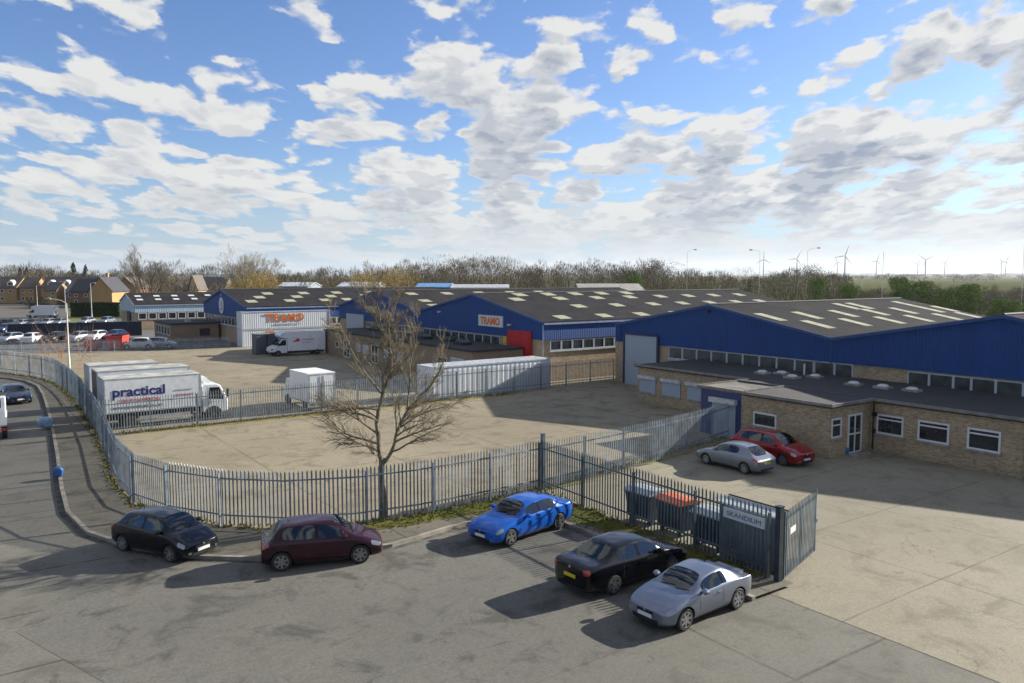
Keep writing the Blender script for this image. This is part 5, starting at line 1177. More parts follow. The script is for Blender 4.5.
def cab_lorry(label, u, v, box_l=5.55, box_h=(1.0, 3.1), bw=2.3, cab=True, lettering=True, group='white box lorries side by side', lowcab=False, dark_rear=False):
    t = uvthing('box_lorry', label, 'lorry', u, v, group); t['ou'] = 0; t['ov'] = 0; L = box_l; z0, z1 = box_h
    mb = MB(); mb.box(0, L, 0, bw, z0, z1 - .03); bx = mb.build('box_body', VW, t)
    mb = MB(); mb.box(.02, L - .02, .02, bw - .02, z1 - .03, z1); mb.build('box_top', TOPM, bx)
    mb = MB()
    for a, b in ((0, .06), (L - .06, L)):
        for y in (-.012, bw - .0): mb.box(a - .004, b + .004, y, y + .012, z0 - .0, z1)
    mb.box(.061, L - .061, -.012, 0, z1 - .07, z1); mb.box(.061, L - .061, -.012, 0, z0, z0 + .08); mb.box(.061, L - .061, bw, bw + .012, z1 - .07, z1)
    mb.box(-.02, -.001, .0, .08, z0, z1); mb.box(-.02, -.001, bw - .08, bw, z0, z1); mb.box(-.02, -.001, .08, bw - .08, z1 - .1, z1)
    mb.build('edge_trim', VG, bx)
    mb = MB(); mb.box(-.015, -.002, .1, bw - .1, z0 + .02, z1 - .12); mb.build('rear_shutter', SHUT if not dark_rear else mat('dark_shutter', (.05, .05, .06), .5), bx)
    mb = MB(); mb.box(.1, L + 1.2, .55, .75, .62, .86); mb.box(.1, L + 1.2, bw - .75, bw - .55, .62, .86)
    for i in range(6): mb.box(.3 + i * .95, .38 + i * .95, .1, bw - .1, .87, z0 - .005)
    mb.build('chassis', DARK, t)
    mb = MB(); mb.box(1.9, L - .7, .05, .09, .55, .72); mb.box(1.9, L - .7, .05, .09, .30, .42); mb.build('side_guard', VG, t)
    mb = MB(); mb.box(-.1, 0.05, .1, bw - .1, .42, .58); mb.build('rear_bumper', VG, t)
    for y in (.15, bw - .35): mb = MB(); mb.box(-.13, -.101, y, y + .2, .43, .57); mb.build('tail_light', TAILR, t)
    r = .42
    for y, s_ in ((.2, -1), (bw - .2, 1)):
        wheel(t, 1.35, y, r, .3, s_)
        wheel(t, L + .75, y + .05 * s_ * -1, r, .24, s_)
        mb = MB(); mb.extr([(.85, .9), (.95, 1.0 - .06), (1.75, .94), (1.85, .9), (1.85, .87), (.85, .87)], 'y', y - .15, y + .15); mb.build('mudguard', PLAS, t)
    # cab: rounded tilt cab
    x0 = L + .08; x1 = L + 1.65; zc = 2.35
    prof = [(x0, .55), (x1 - .05, .50), (x1, .62), (x1 + .02, 1.2), (x1 - .06, 1.45), (x1 - .42, 2.2), (x1 - .62, zc), (x0 + .15, zc + .04), (x0, zc - .1)]
    mb = MB(); mb.extr(prof, 'y', .1, bw - .1); cb = mb.build('cab', VW, t)
    bv = cb.modifiers.new('bevel', 'BEVEL'); bv.width = .07; bv.segments = 3; bv.limit_method = 'ANGLE'
    mb = MB(); mb.extr([(x1 + .012 - .065, 1.47), (x1 - .385 - .04, 2.17), (x1 - .385 - .02, 2.18), (x1 + .03 - .065, 1.48)], 'y', .22, bw - .22); mb.build('windscreen', CGLASS, cb)
    for y, s_ in ((.1, -1), (bw - .1, 1)):
        a, b = sorted((y + s_ * .006, y - s_ * .02))
        mb = MB(); mb.extr([(x0 + .38, 1.42), (x1 - .22, 1.32), (x1 - .52, 2.12), (x0 + .45, 2.14)], 'y', a, b); w = mb.build('side_window', CGLASS, cb)
        mb = MB(); mb.extr([(x0 + .30, .75), (x0 + .33, .75), (x0 + .33, 2.2), (x0 + .30, 2.2)], 'y', *sorted((y + s_ * .005, y))); mb.box(x0 + .33, x1 - .3, *sorted((y + s_ * .005, y)), 1.18, 1.2); mb.build('door_gap', VG, cb)
        mb = MB(); mb.box(x1 - .1, x1 + .02, *sorted((y + s_ * .12, y + s_ * .3)), 1.5, 2.0); mr = mb.build('mirror', PLAS, cb)
        mb = MB(); mb.tube([(x1 - .08, y, 1.95), (x1 - .04, y + s_ * .2, 1.98)], .015, 5); mb.build('mirror_arm', PLAS, mr)
        mb = MB(); mb.box(x1 - .01, x1 + .035, *sorted((y - s_ * .1, y - s_ * .42)), .72, .9); mb.build('headlight', HEADL, cb)
        mb = MB(); mb.lathe([(.52, *[y - s_ * .18]), (.52, y + s_ * .012)], 18, 'y', (L + .75, 0, .42)); mb.v = [(p[0], p[1], max(p[2], .5)) for p in mb.v]; mb.build('wheel_arch', DARK, cb)
    mb = MB(); mb.box(x1 + .0, x1 + .04, .6, bw - .6, .85, 1.15); mb.build('grille', PLAS, cb)
    mb = MB(); mb.extr([(x0 + .2, zc + .04), (x1 - .9, zc + .06), (x0 + .35, zc + .42), (x0 + .2, zc + .42)], 'y', .5, bw - .5); mb.build('wind_deflector', VW, cb)
    if lettering:
        Yf = -.018
        text_part('practical', .80, NAVY, bx, (.42, Yf + .005, 2.02), ROTV, bold=.022, width=2.95)
        text_part('CAR & VAN RENTAL', .25, REDL, bx, (.78, Yf + .005, 1.66), ROTV, bold=.006, width=2.35)
        text_part('www.practical.co.uk', .26, GREYL, bx, (.42, Yf + .005, 1.27), ROTV, bold=.006, width=2.85)
        dashes(bx, 3.95, 5.0, 2.12, .09, Yf, mat('pale_grey_letters', (.35, .38, .42))); dashes(bx, 3.98, 5.0, 1.80, .10, Yf, REDL)
    return t
cab_lorry('white box lorry lettered practical, nearest of three behind the middle fence', 7.25, 52.5)
cab_lorry('white box lorry with rounded front fairing, middle of the three', 7.35, 55.8, box_h=(1.0, 3.25), lettering=False, dark_rear=True)
cab_lorry('white box lorry furthest back of the three, mostly hidden', 7.5, 60.6, box_h=(1.0, 3.15), box_l=4.4, lettering=False)
def luton(label, X, Y, rz, s=1.0, lettering=False, group=None):
    t = thing('luton_van', label, 'van', (X, Y, 0), rz, group); L = 4.3; bw = 2.1
    # x forward: cab at +x. origin at rear
    mb = MB(); mb.extr([(0, .55), (L, .55), (L, 1.95), (L + .75, 2.05), (L + .85, 2.3), (L + .6, 2.62), (L - .1, 2.72), (0, 2.72)], 'y', 0, bw); bx = mb.build('box_body', VW, t)
    bv = bx.modifiers.new('bevel', 'BEVEL'); bv.width = .05; bv.segments = 2
    mb = MB(); mb.extr([(L + .01, .35), (L + 1.75, .35), (L + 1.85, .6), (L + 1.8, .95), (L + 1.15, 1.2), (L + .6, 1.9), (L + .01, 1.93)], 'y', .1, bw - .1); cb = mb.build('cab', VW, t)
    bv = cb.modifiers.new('bevel', 'BEVEL'); bv.width = .07; bv.segments = 3
    mb = MB(); mb.extr([(L + 1.20, 1.16 + .06), (L + .67, 1.86), (L + .63, 1.88), (L + 1.14, 1.20)], 'y', .22, bw - .22); mb.build('windscreen', CGLASS, cb)
    for y, s_ in ((.1, -1), (bw - .1, 1)):
        mb = MB(); mb.extr([(L + .15, 1.2), (L + 1.0, 1.18), (L + .58, 1.78), (L + .15, 1.8)], 'y', *sorted((y + s_ * .006, y - s_ * .02))); mb.build('side_window', CGLASS, cb)
        mb = MB(); mb.box(L + .95, L + 1.1, *sorted((y + s_ * .02, y + s_ * .22)), 1.2, 1.5); mb.build('mirror', PLAS, cb)
        mb = MB(); mb.box(L + 1.6, L + 1.82, *sorted((y + s_ * .008, y - s_ * .25)), .72, .9); mb.build('headlight', HEADL, cb)
        mb = MB(); mb.box(L + 1.3, L + 1.88, *sorted((y + s_ * .012, y - s_ * .3)), .3, .52); mb.build('bumper', PLAS, cb)
        wheel(t, .95, y + s_ * -.02, .34, .24, s_); wheel(t, L + 1.05, y - s_ * .02, .34, .22, s_)
    mb = MB(); mb.box(.1, L + .5, .3, bw - .3, .3, .54); mb.build('chassis', DARK, t)
    mb = MB(); mb.box(-.012, -.001, .1, bw - .1, .6, 2.6); mb.build('rear_shutter', SHUT, t)
    if lettering:
        mb = MB(); mb.add([(0, 0, 0)] * 0, []); q = MB(); yy = bw + .008
        q.extr([(2.9, 1.62), (3.75, 1.50), (3.6, 1.68), (3.35, 1.76), (3.2, 2.0), (2.95, 1.85)], 'y', yy - .004, yy + .004); q.build('red_mark', REDL, bx)
        dashes(bx, 1.4, 2.65, 1.68, .2, yy, mat('pink_letters', (.70, .25, .22)), 5); dashes(bx, 1.55, 2.65, 1.42, .1, yy, mat('pale_grey_letters', (.35, .38, .42)), 6)
    t.scale = (s, s, s); return t
vx, vy = XY(36.1, 91.6)
luton('white box van with small red mark, parked facing left before the stacked containers', vx, vy, ANG + math.pi - R(3), 1.04, True)
X0, Y0 = ground(59.5, 317.5); luton('white box van by the hedge in the far car park, facing left', X0, Y0, R(181), .98)
# white trailer / box seen from behind with tow bar
t = uvthing('box_lorry', 'white box lorry seen from its rear doors, alone behind the middle fence', 'lorry', 19.6, 51.6); t['ou'] = 0; t['ov'] = 0; t.location = (*XY(19.65, 52.0), .06); t.rotation_euler.z = ANG + R(2)
mb = MB(); mb.box(0, 1.95, 0, 3.3, .6, 2.5); b_ = mb.build('box_body', mat('box_white_bright', (.80, .82, .84), .4, vary=.03), t)
mb = MB(); mb.box(-.02, 1.97, -.01, 3.32, 2.5, 2.56); mb.build('box_top', mat('box_white_top', (.82, .83, .83), .5, vary=.03), t)
mb = MB(); mb.box(0, .09, -.03, -.001, .55, 2.5); mb.box(1.86, 1.95, -.03, -.001, .55, 2.5); mb.box(.09, 1.86, -.03, -.001, 2.4, 2.5); mb.box(.09, 1.86, -.03, -.001, .5, .62); mb.build('rear_frame', VG, b_)
for a in (.1, .99): mb = MB(); mb.box(a, a + .86, -.022, -.001, .64, 2.38); dr = mb.build('rear_door', VW, b_); mb = MB(); mb.tube([(a + (.75 if a < .5 else .12), -.04, .66), (a + (.75 if a < .5 else .12), -.04, 2.36)], .018, 5); mb.build('locking_bar', VG, dr)
mb = MB(); mb.box(.3, 1.65, .1, 4.6, .42, .58); mb.build('chassis', DARK, t)
mb = MB(); mb.box(.1, 1.85, -.04, .06, .34, .46); mb.build('rear_bumper', GALVD, t)
for x, s_ in ((.12, -1), (1.83, 1)):
    for y in (.95, 4.0):
        mb = MB(); mb.lathe([(.2, x - .1), (.34, x - .1), (.36, x - .06), (.36, x + .06), (.34, x + .1), (.2, x + .1)], 18, 'x', (0, y, .36)); mb.build('wheel', RUB, t, smooth=True)
mb = MB(); mb.extr([(3.35, .45), (4.95, .45), (5.0, 1.0), (4.6, 1.15), (4.2, 1.85), (3.4, 1.9)], 'x', .1, 1.85); mb.build('cab', VW, t)
# dropside truck cut by the left edge
x, y = ground(8, 440); t = thing('dropside_truck', 'white dropside truck half out of view at the left edge of the road', 'truck', (x, y, 0), R(-58 + 180)); 
mb = MB(); mb.box(.0, 2.9, .02, 1.9, .80, .88); mb.build('load_bed', VG, t)
for (a, b, c_, d_) in ((0, .04, .0, 1.92), (.05, 2.9, 0, .04), (.05, 2.9, 1.88, 1.92)): mb = MB(); mb.box(a, b, c_, d_, .88, 1.30); mb.build('side_board', VW, t)
mb = MB(); mb.extr([(2.95, .45), (4.75, .45), (4.9, 1.0), (4.4, 1.25), (3.9, 2.05), (2.95, 2.1)], 'y', .05, 1.87); cb = mb.build('cab', VW, t); bv = cb.modifiers.new('bevel', 'BEVEL'); bv.width = .07; bv.segments = 3
mb = MB(); mb.box(2.93, 2.948, .3, 1.6, 1.45, 1.95); mb.build('rear_window', CGLASS, cb)
mb = MB(); mb.box(.1, 2.95, .4, 1.5, .5, .79); mb.build('chassis', DARK, t)
for yy in (.05, 1.62): mb = MB(); mb.box(-.05, -.005, yy, yy + .25, .55, .7); mb.build('tail_light', TAILR, t)
mb = MB(); mb.box(-.04, .0, .3, 1.6, .48, .74); mb.build('rear_bumper', VG, t)
for yy, s_ in ((.15, -1), (1.77, 1)): wheel(t, .8, yy, .34, .26, s_); wheel(t, 4.0, yy, .34, .22, s_)
# ------------------------------------------------------------------ trees
BARK = mat('bark_near', (.25, .215, .14), .9, vary=.3, scale=5, bump=.5, col2=(.09, .072, .048)); TWIG = mat('twigs', (.24, .195, .12), .9, vary=.25, scale=2)
BARKD = mat('bark_far', (.12, .095, .065), .9, vary=.3); TWIGD = mat('twigs_far', (.15, .115, .075), .95, vary=.3, scale=.5, col2=(.07, .055, .035), spec=.1)
def limb(mb, p, d, L, r, rnd, n=5, wob=.12, up=.0, sides=5, taper=.35):
    pts = [Vector(p)]; rs = [r]; d = Vector(d).normalized(); dirs = [d.copy()]
    for i in range(n):
        d = (d + Vector((rnd.gauss(0, wob), rnd.gauss(0, wob), rnd.gauss(0, wob * .7) + up))).normalized()
        pts.append(pts[-1] + d * L / n); rs.append(r * (1 - (1 - taper) * (i + 1) / n)); dirs.append(d.copy())
    mb.tube(pts, rs, sides, cap=False); return pts, rs, dirs
def grow(mb, tw, p, d, L, r, lvl, rnd, up, spread=.75, kids_=(3, 5), mx=3, minr=.004, wob=.13):
    pts, rs, dirs = limb(mb if lvl < 2 else tw, p, d, L, r, rnd, 5 if lvl < 2 else 3, wob, up, 6 if lvl == 0 else 5 if lvl == 1 else 3)
    if lvl >= mx: return
    k = rnd.randint(*kids_)
    for i in range(k):
        f = .3 + .7 * (i + rnd.random() * .8) / k; f = min(f, .98); q = f * (len(pts) - 1); j = int(q); q -= j; j2 = min(j + 1, len(pts) - 1)
        b = pts[j].lerp(pts[j2], q); dd = dirs[j]; ax = dd.orthogonal().normalized(); ax.rotate(Matrix.Rotation(rnd.uniform(0, 6.28), 3, dd)); a = rnd.gauss(spread, .15)
        nd = (dd * math.cos(a) + ax * math.sin(a)); nd.z += .12
        grow(mb, tw, b, nd, L * rnd.uniform(.45, .72) * (1.1 - .45 * f), max(minr, rs[j] * rnd.uniform(.42, .6)), lvl + 1, rnd, up, spread, kids_, mx, minr, wob)
# the tree by the fence
rnd = random.Random(21); x, y = ground(383, 521)
t = thing('bare_tree', 'tall bare winter tree standing at the palisade fence in the middle foreground', 'tree', (x, y, .08))
tr = MB(); tw = MB()
tr.tube([(0, 0, -.1), (.0, 0, .25), (-.02, .02, 1.2), (.0, 0, 2.1), (.02, 0, 2.35)], [.21, .155, .135, .13, .14], 10, cap=False)
main = [((-.0, 0, 2.2), (-.07, .02, 1), 2.3, .105), ((.06, 0, 2.15), (.62, .1, .85), 2.2, .095)]
def poly_limb(pts, rs, kl, kmin, kmax, lenf, up, spread, mx=3, seed=0):
    rr = random.Random(seed); pts = [Vector(p) for p in pts]
    sm = []; srs = []
    for i in range(len(pts) - 1):
        p0 = pts[max(0, i - 1)]; p1 = pts[i]; p2 = pts[i + 1]; p3 = pts[min(len(pts) - 1, i + 2)]
        for k in range(4):
            q = k / 4; sm.append(.5 * ((2 * p1) + (p2 - p0) * q + (2 * p0 - 5 * p1 + 4 * p2 - p3) * q * q + (-p0 + 3 * p1 - 3 * p2 + p3) * q ** 3) + Vector((rr.gauss(0, .015), rr.gauss(0, .015), 0))); srs.append(rs[i] + (rs[i + 1] - rs[i]) * q)
    sm.append(pts[-1]); srs.append(rs[-1]); tr.tube(sm, [q_ * .85 for q_ in srs], 7, cap=False)
    for i in range(kl):
        f = kmin + (kmax - kmin) * (i + rr.random() * .7) / kl; j = min(int(f * (len(sm) - 1)), len(sm) - 2); dd = (sm[j + 1] - sm[j]).normalized()
        ax = dd.orthogonal().normalized(); ax.rotate(Matrix.Rotation(rr.uniform(0, 6.28), 3, dd)); a = rr.gauss(spread, .14); nd = dd * math.cos(a) + ax * math.sin(a)
        grow(tr, tw, sm[j], nd, lenf * rr.uniform(.6, 1.1) * (1.15 - .55 * f), srs[j] * rr.uniform(.38, .55), 1, rr, up, .62, (6, 9), mx, .0058, .12)
# limbs read off the photograph, (x, y, z) from the trunk foot
poly_limb([(-.03, 0, 2.2), (-.12, 0, 3.0), (-.17, .05, 3.9), (.03, .1, 4.8), (.33, 0, 5.6), (.36, .1, 6.3), (-.07, .1, 7.4), (-.63, 0, 8.3), (-1.05, 0, 9.3)], [.105, .095, .085, .08, .07, .055, .04, .024, .008], 17, .38, .97, 1.35, .05, .62, 3, 1)
poly_limb([(.08, 0, 2.2), (.45, -.05, 2.8), (.62, 0, 3.5), (1.0, .1, 4.2), (1.5, .15, 4.75), (1.95, .1, 5.3), (2.4, 0, 6.2), (2.6, 0, 7.0)], [.09, .078, .07, .062, .05, .038, .022, .008], 14, .22, .95, 1.3, .05, .65, 3, 2)
poly_limb([(.15, 0, 5.6), (.30, .15, 6.3), (.28, .2, 7.2), (.55, .15, 8.1), (.75, .1, 8.9)], [.06, .05, .035, .022, .007], 12, .1, .95, 1.15, .06, .6, 3, 3)
poly_limb([(.15, .1, 6.9), (.05, 0, 7.4), (-.1, -.1, 8.3), (-.25, -.1, 9.5)], [.045, .035, .02, .006], 10, .15, .95, 1.0, .08, .55, 3, 4)
poly_limb([(.03, .1, 4.8), (-.5, .3, 5.4), (-1.05, .4, 6.2), (-1.45, .4, 7.1), (-2.0, .4, 7.9)], [.05, .042, .032, .02, .007], 12, .15, .95, 1.1, .05, .6, 3, 14)
poly_limb([(.95, .1, 4.2), (1.0, .4, 5.2), (1.05, .5, 6.1), (1.3, .5, 7.0), (1.2, .5, 7.8)], [.045, .04, .03, .018, .006], 12, .15, .95, 1.05, .06, .6, 3, 15)
low = [((-.10, 0, 2.6), (-.9, .3, .35), 2.5, .05), ((-.12, 0, 2.9), (-.95, -.25, .25), 2.6, .05), ((-.15, 0, 3.3), (-.9, .1, .45), 2.3, .045), ((-.17, 0, 3.8), (-.8, -.3, .45), 2.0, .04), ((.0, 0, 2.4), (-.5, -.8, .35), 2.0, .04),
       ((.3, 0, 2.6), (.9, .25, .25), 2.3, .045), ((.5, 0, 3.0), (.95, -.2, .3), 2.5, .045), ((.62, 0, 3.5), (.85, .3, .45), 2.3, .04), ((.5, 0, 3.2), (.4, -.9, .35), 1.9, .04), ((-.17, 0, 3.9), (-.55, .8, .3), 2.0, .04), ((.7, 0, 3.7), (.5, .8, .3), 2.0, .04), ((1.0, .1, 4.3), (1, -.2, .25), 1.9, .03), ((-.1, 0, 4.2), (-.9, -.1, .35), 2.2, .038)]
for i, (p, d, L, r_) in enumerate(low):
    rr = random.Random(100 + i); pts, rs, dirs = limb(tr, p, d, L, r_, rr, 7, .13, -.02, 5, .2)
    for k in range(15):
        f = .2 + .78 * (k + rr.random()) / 15; j = min(int(f * 7), 6); dd = dirs[j]; ax = dd.orthogonal().normalized(); ax.rotate(Matrix.Rotation(rr.uniform(0, 6.28), 3, dd)); a = rr.gauss(.6, .15)
        grow(tr, tw, pts[j].lerp(pts[j + 1], f * 7 - j), dd * math.cos(a) + ax * math.sin(a), L * rr.uniform(.25, .42), rs[j] * .5, 2, rr, .03, .6, (8, 11), 3, .0058, .12)
tr.build('trunk', BARK, t, smooth=True, fix=False); tw.build('crown', TWIG, t, fix=False); t.scale = (1.0, 1.0, .99)

# prototypes for the trees beyond
def leaf_cloud(mb, c, rx, ry, rz, n, s, rnd, shell=.55):
    for i in range(n):
        a = rnd.uniform(0, 6.28); z = rnd.uniform(-1, 1); q = math.sqrt(1 - z * z); r = shell + (1 - shell) * rnd.random() ** .5
        p = Vector((c[0] + rx * r * q * math.cos(a), c[1] + ry * r * q * math.sin(a), c[2] + rz * r * z)); e = Vector((rnd.gauss(0, 1), rnd.gauss(0, 1), rnd.gauss(0, 1))).normalized(); f = e.orthogonal().normalized(); g_ = e.cross(f); k = s * rnd.uniform(.5, 1.3)
        mb.add([p + f * k, p + g_ * k * .7, p - f * k * .6 - g_ * k * .5], [(0, 1, 2)])
def proto_bare(seed, h, spread=.55, twn=(4, 6), dense=1.0, twm=None, lean=0):
    rnd = random.Random(seed); t = thing('bare_tree', '', 'tree'); tr = MB(); tw = MB()
    th = h * .22; tr.tube([(0, 0, -.3), (0, 0, th * .5), (.05, 0, th)], [h * .032, h * .025, h * .022], 7, cap=False); n = int(6 * dense)
    for i in range(n):
        a = 6.28 * i / n + rnd.uniform(-.3, .3); s_ = rnd.uniform(.15, .8) * spread; z = th * rnd.uniform(.6, 1)
        grow(tr, tw, (0, 0, z), (math.cos(a) * s_, math.sin(a) * s_, .75), h * rnd.uniform(.45, .62), h * .0095, 0, rnd, .05, .48, twn, 4 if h > 12 and dense > 1 else 3, h * .0007, .10)
    tr.build('trunk', BARKD, t, fix=False); tw.build('crown', twm or TWIGD, t, fix=False); return t
def leafm(n, a, b): 
    m, t, bb = principled(n); oc = t.new('ShaderNodeTexCoord').outputs['Object']; nn = t.noise(oc, .55, 4, .6); n2 = t.noise(oc, 4, 3, .6); t.put(bb.inputs['Base Color'], t.mix(t.ramp(n2, .3, .7, 0, .5), t.mix(t.ramp(nn, .35, .65), a, b), tuple(q * .5 for q in a)))
    bb.inputs['Roughness'].default_value = .8; bb.inputs['Specular IOR Level'].default_value = .15; return m
LG = leafm('evergreen_leaf', (.07, .16, .012), (.22, .32, .02)); LO = leafm('olive_scrub', (.10, .10, .03), (.17, .15, .06)); LBn = leafm('brown_scrub', (.125, .10, .058), (.19, .155, .09)); LDk = leafm('dark_leaf', (.02, .035, .015), (.04, .06, .02)); LY = leafm('willow_gold', (.42, .29, .07), (.55, .41, .12)); LPl = leafm('pale_scrub', (.22, .18, .12), (.30, .25, .16))
def clumps(mb, h, w, n, per, s, rnd, z0=.15, taper=.6):
    for i in range(n):
        z = h * (z0 + (1 - z0) * rnd.random()); k = 1 - taper * max(0, (z / h - .35)) ; a = rnd.uniform(0, 6.28); r = w * .5 * k * rnd.random() ** .5
        q = w * rnd.uniform(.12, .22); leaf_cloud(mb, (r * math.cos(a), r * math.sin(a), min(z, h - q * .6)), q, q, q * .8, per, s, rnd, .4)
def proto_bush(name, seed, h, w, m, n=26, per=60, s=.16, cat='tree', bare=0):
    rnd = random.Random(seed); t = thing(name, '', cat); tr = MB(); tw = MB()
    for i in range(5): a = rnd.uniform(0, 6.28); grow(tr, tw if bare else tr, (0, 0, -.2), (math.cos(a) * .5, math.sin(a) * .5, 1), h * .6, h * .018, 1, rnd, .03, .5, (3, 5), 3 if bare else 2, .015, .12)
    tr.build('trunk', BARKD, t, fix=False); lf = MB(); clumps(lf, h, w, n, per, s, rnd); o = lf.build('crown', m, t, fix=False)
    if bare: tw.build('twigs', TWIGD, t, fix=False)
    return t
def hide(t, rest): pass
DIM = {}
def fit(proto, px, Y, top, wpx, label, group=None):
    hh = CAMH + (275 - top) / 800 * Y; w = wpx / 800 * Y
    if proto.name not in DIM:
        zz = [v.co.z for c in kids(proto) for v in c.data.vertices]; xx = [abs(v.co.x) for c in kids(proto) for v in c.data.vertices]; xx.sort(); DIM[proto.name] = (sorted(zz)[int(len(zz) * .997)], 2 * xx[int(len(xx) * .95)])
    return put(proto, used, at(px, Y), Y, w / DIM[proto.name][1], label, group, hh / DIM[proto.name][0])
def put(proto, used, X, Y, s, label, group=None, sz=None, rz=None, name=None, z=0):
    o = proto if not used.get(proto.name) else copy_tree(proto); used[proto.name] = 1
    o.location = (X, Y, z); o.scale = (s, s, sz or s); o.rotation_euler = (0, 0, rnd.uniform(0, 6.28) if rz is None else rz); o['label'] = label
    if group: o['group'] = group
    return o
used = {}
TWM = mat('pale_twigs_far', (.36, .30, .21), .95, vary=.25, scale=.5, spec=.1)
A1 = proto_bare(1, 14, 1.0, (5, 6), 1.75, TWM); A2 = proto_bare(2, 14, .9, (5, 6), 1.75, TWM)
fit(A1, 148, 185, 246, 46, 'large bare round-crowned tree behind the pale blue sheet-clad hall', 'large bare trees on the left')
fit(A2, 252, 190, 248, 48, 'large bare tree with golden lower twigs behind the emblem hall roof', 'large bare trees on the left')
wl = proto_bush('willow_tree', 5, 8.0, 13, LY, 60, 130, .13); fit(wl, 391, 200, 267, 52, 'rounded golden willow crown directly behind the top of the near bare tree', 'golden willows')
fit(wl, 366, 205, 272, 34, 'smaller olive-gold willow just left of the golden one', 'golden willows'); fit(wl, 262, 178, 271, 36, 'small golden willow at the foot of the second large bare tree', 'golden willows')
fit(wl, 240, 176, 277, 20, 'low golden bush left of the foot of the second large bare tree', 'golden willows')
bo = proto_bush('scrub_tree', 7, 8, 9, LO, 50, 100, .10, bare=1); bb = proto_bush('scrub_tree', 8, 8, 9, LBn, 50, 100, .09, bare=1); be = proto_bush('evergreen_tree', 9, 7.5, 6.5, LG, 60, 190, .13); bp_ = proto_bush('scrub_tree', 10, 6, 9, LPl, 40, 100, .08, bare=1); bd = proto_bush('dark_tree', 11, 8, 6, LDk, 36, 90, .16)
SC = 'scrub and trees behind the warehouses'
for pr, px, Y, top, wpx, lab in ((bo, 622, 205, 268, 30, 'olive green scrub tree above the grey shed roof'), (be, 634, 190, 275, 16, 'yellow-green bush right of the pale grey shed roof'), (bb, 662, 210, 259, 42, 'tall brown bare scrub with twiggy top, left of the first skyline lamp'), (bo, 690, 220, 268, 36, 'low olive scrub under the first skyline lamp'),
                      (bb, 716, 200, 270, 40, 'brown scrub between the first skyline lamp and the left-armed lamp'), (bp_, 741, 195, 267, 38, 'pale brown scrub left of the lamp with left arm'), (bd, 746, 182, 280, 12, 'small dark green bush above the middle warehouse ridge end'), (bo, 775, 200, 271, 36, 'olive scrub beneath the leftmost turbine'),
                      (bp_, 789, 160, 276, 48, 'broad pale grey-brown scrub above the nearest warehouse roof, left part'), (bo, 810, 175, 264, 40, 'tallest green-topped scrub tree under the right-armed lamp'), (be, 817, 165, 278, 16, 'ivy green bush within the scrub left of the open fields'), (bb, 832, 170, 272, 30, 'brown scrub edge just left of the largest turbine'),
                      (be, 850, 150, 284, 18, 'dark green conical bush at the left end of the open fields view'), (bo, 868, 160, 288, 26, 'low olive bush beside the dark conical one'), (be, 899, 160, 277, 20, 'tall ragged bright green tree in the middle of the fields view'), (be, 918, 158, 281, 24, 'bright green tree joined to the ragged green tree on its right'), (bo, 934, 155, 283, 18, 'low olive bush between the green trees'), (be, 945, 150, 289, 18, 'small green bush left of the rounded green tree'),
                      (be, 966, 146, 284, 28, 'rounded bright green tree right of the lone slim turbine'), (bo, 993, 140, 284, 16, 'olive thin tree beneath the turbine pair'), (be, 1007, 128, 298, 30, 'dark green low bush close above the warehouse roof edge'), (bb, 1024, 150, 287, 34, 'brown scrub at the right edge of the picture'), (bb, 885, 190, 287, 30, 'brown low scrub behind the ragged green tree'), (bp_, 980, 178, 288, 34, 'greyish scrub behind the rounded green tree'), (bb, 955, 200, 286, 34, 'brown thicket behind the small green bush'), (bp_, 1012, 185, 288, 36, 'pale grey thicket right of the turbine pair')):
    fit(pr, px, Y, top, wpx, lab, SC)
cn = MB(); 
def conifer(seed, h):
    rnd = random.Random(seed); t = thing('conifer', '', 'tree'); tr = MB(); tr.tube([(0, 0, 0), (0, 0, h)], [h * .02, .03], 6); tr.build('trunk', BARKD, t); lf = MB()
    for i in range(int(h * 6)):
        z = h * (.12 + .88 * i / (h * 6)); w = h * .36 * (1 - z / h) + .2; a = rnd.uniform(0, 6.28); leaf_cloud(lf, (w * .6 * math.cos(a), w * .6 * math.sin(a), z), w * .6, w * .6, .5, 40, .2, rnd, .3)
    lf.build('crown', LDk, t, fix=False); return t
cf = conifer(3, 13); 
put(cf, used, at(87, 300), 300, 1.0, 'dark conifer on the skyline behind the gold gable house', 'dark conifers on the skyline'); put(cf, used, at(75, 330), 330, 1.25, 'taller dark cedar-like conifer on the skyline left of the first', 'dark conifers on the skyline', 1.1)
put(cf, used, at(28, 360), 360, 1.0, 'dark conifer on the skyline above the dormered houses', 'dark conifers on the skyline'); put(cf, used, at(22, 340), 340, .95, 'dark pointed conifer at the left of the skyline', 'dark conifers on the skyline')
for px, Y, s_, lab in ((45, 222, .42, 'small dark garden shrub in front of the dormered pair of houses'), (30, 225, .40, 'small dark garden shrub at the gap between the left houses')): put(bd, used, at(px, Y), Y, s_, lab, 'garden shrubs')
# thin bare red-twigged shrub at the road fence
sh = thing('bare_shrub', 'thin bare reddish shrub beside the cream lamp column, inside the road fence', 'shrub', (*XY(9.6, 91), 0)); tr = MB(); rr = random.Random(5); tw = MB()
for i in range(13): a = rr.uniform(0, 6.28); grow(tw, tw, (rr.gauss(0, 1.4), rr.gauss(0, 1.4), 0), (math.cos(a) * .5, math.sin(a) * .5, 1), 3.6, .035, 2, rr, .05, .5, (5, 8), 3, .012, .1)
tw.build('twigs', mat('red_twigs', (.24, .13, .08), .9), sh, fix=False)
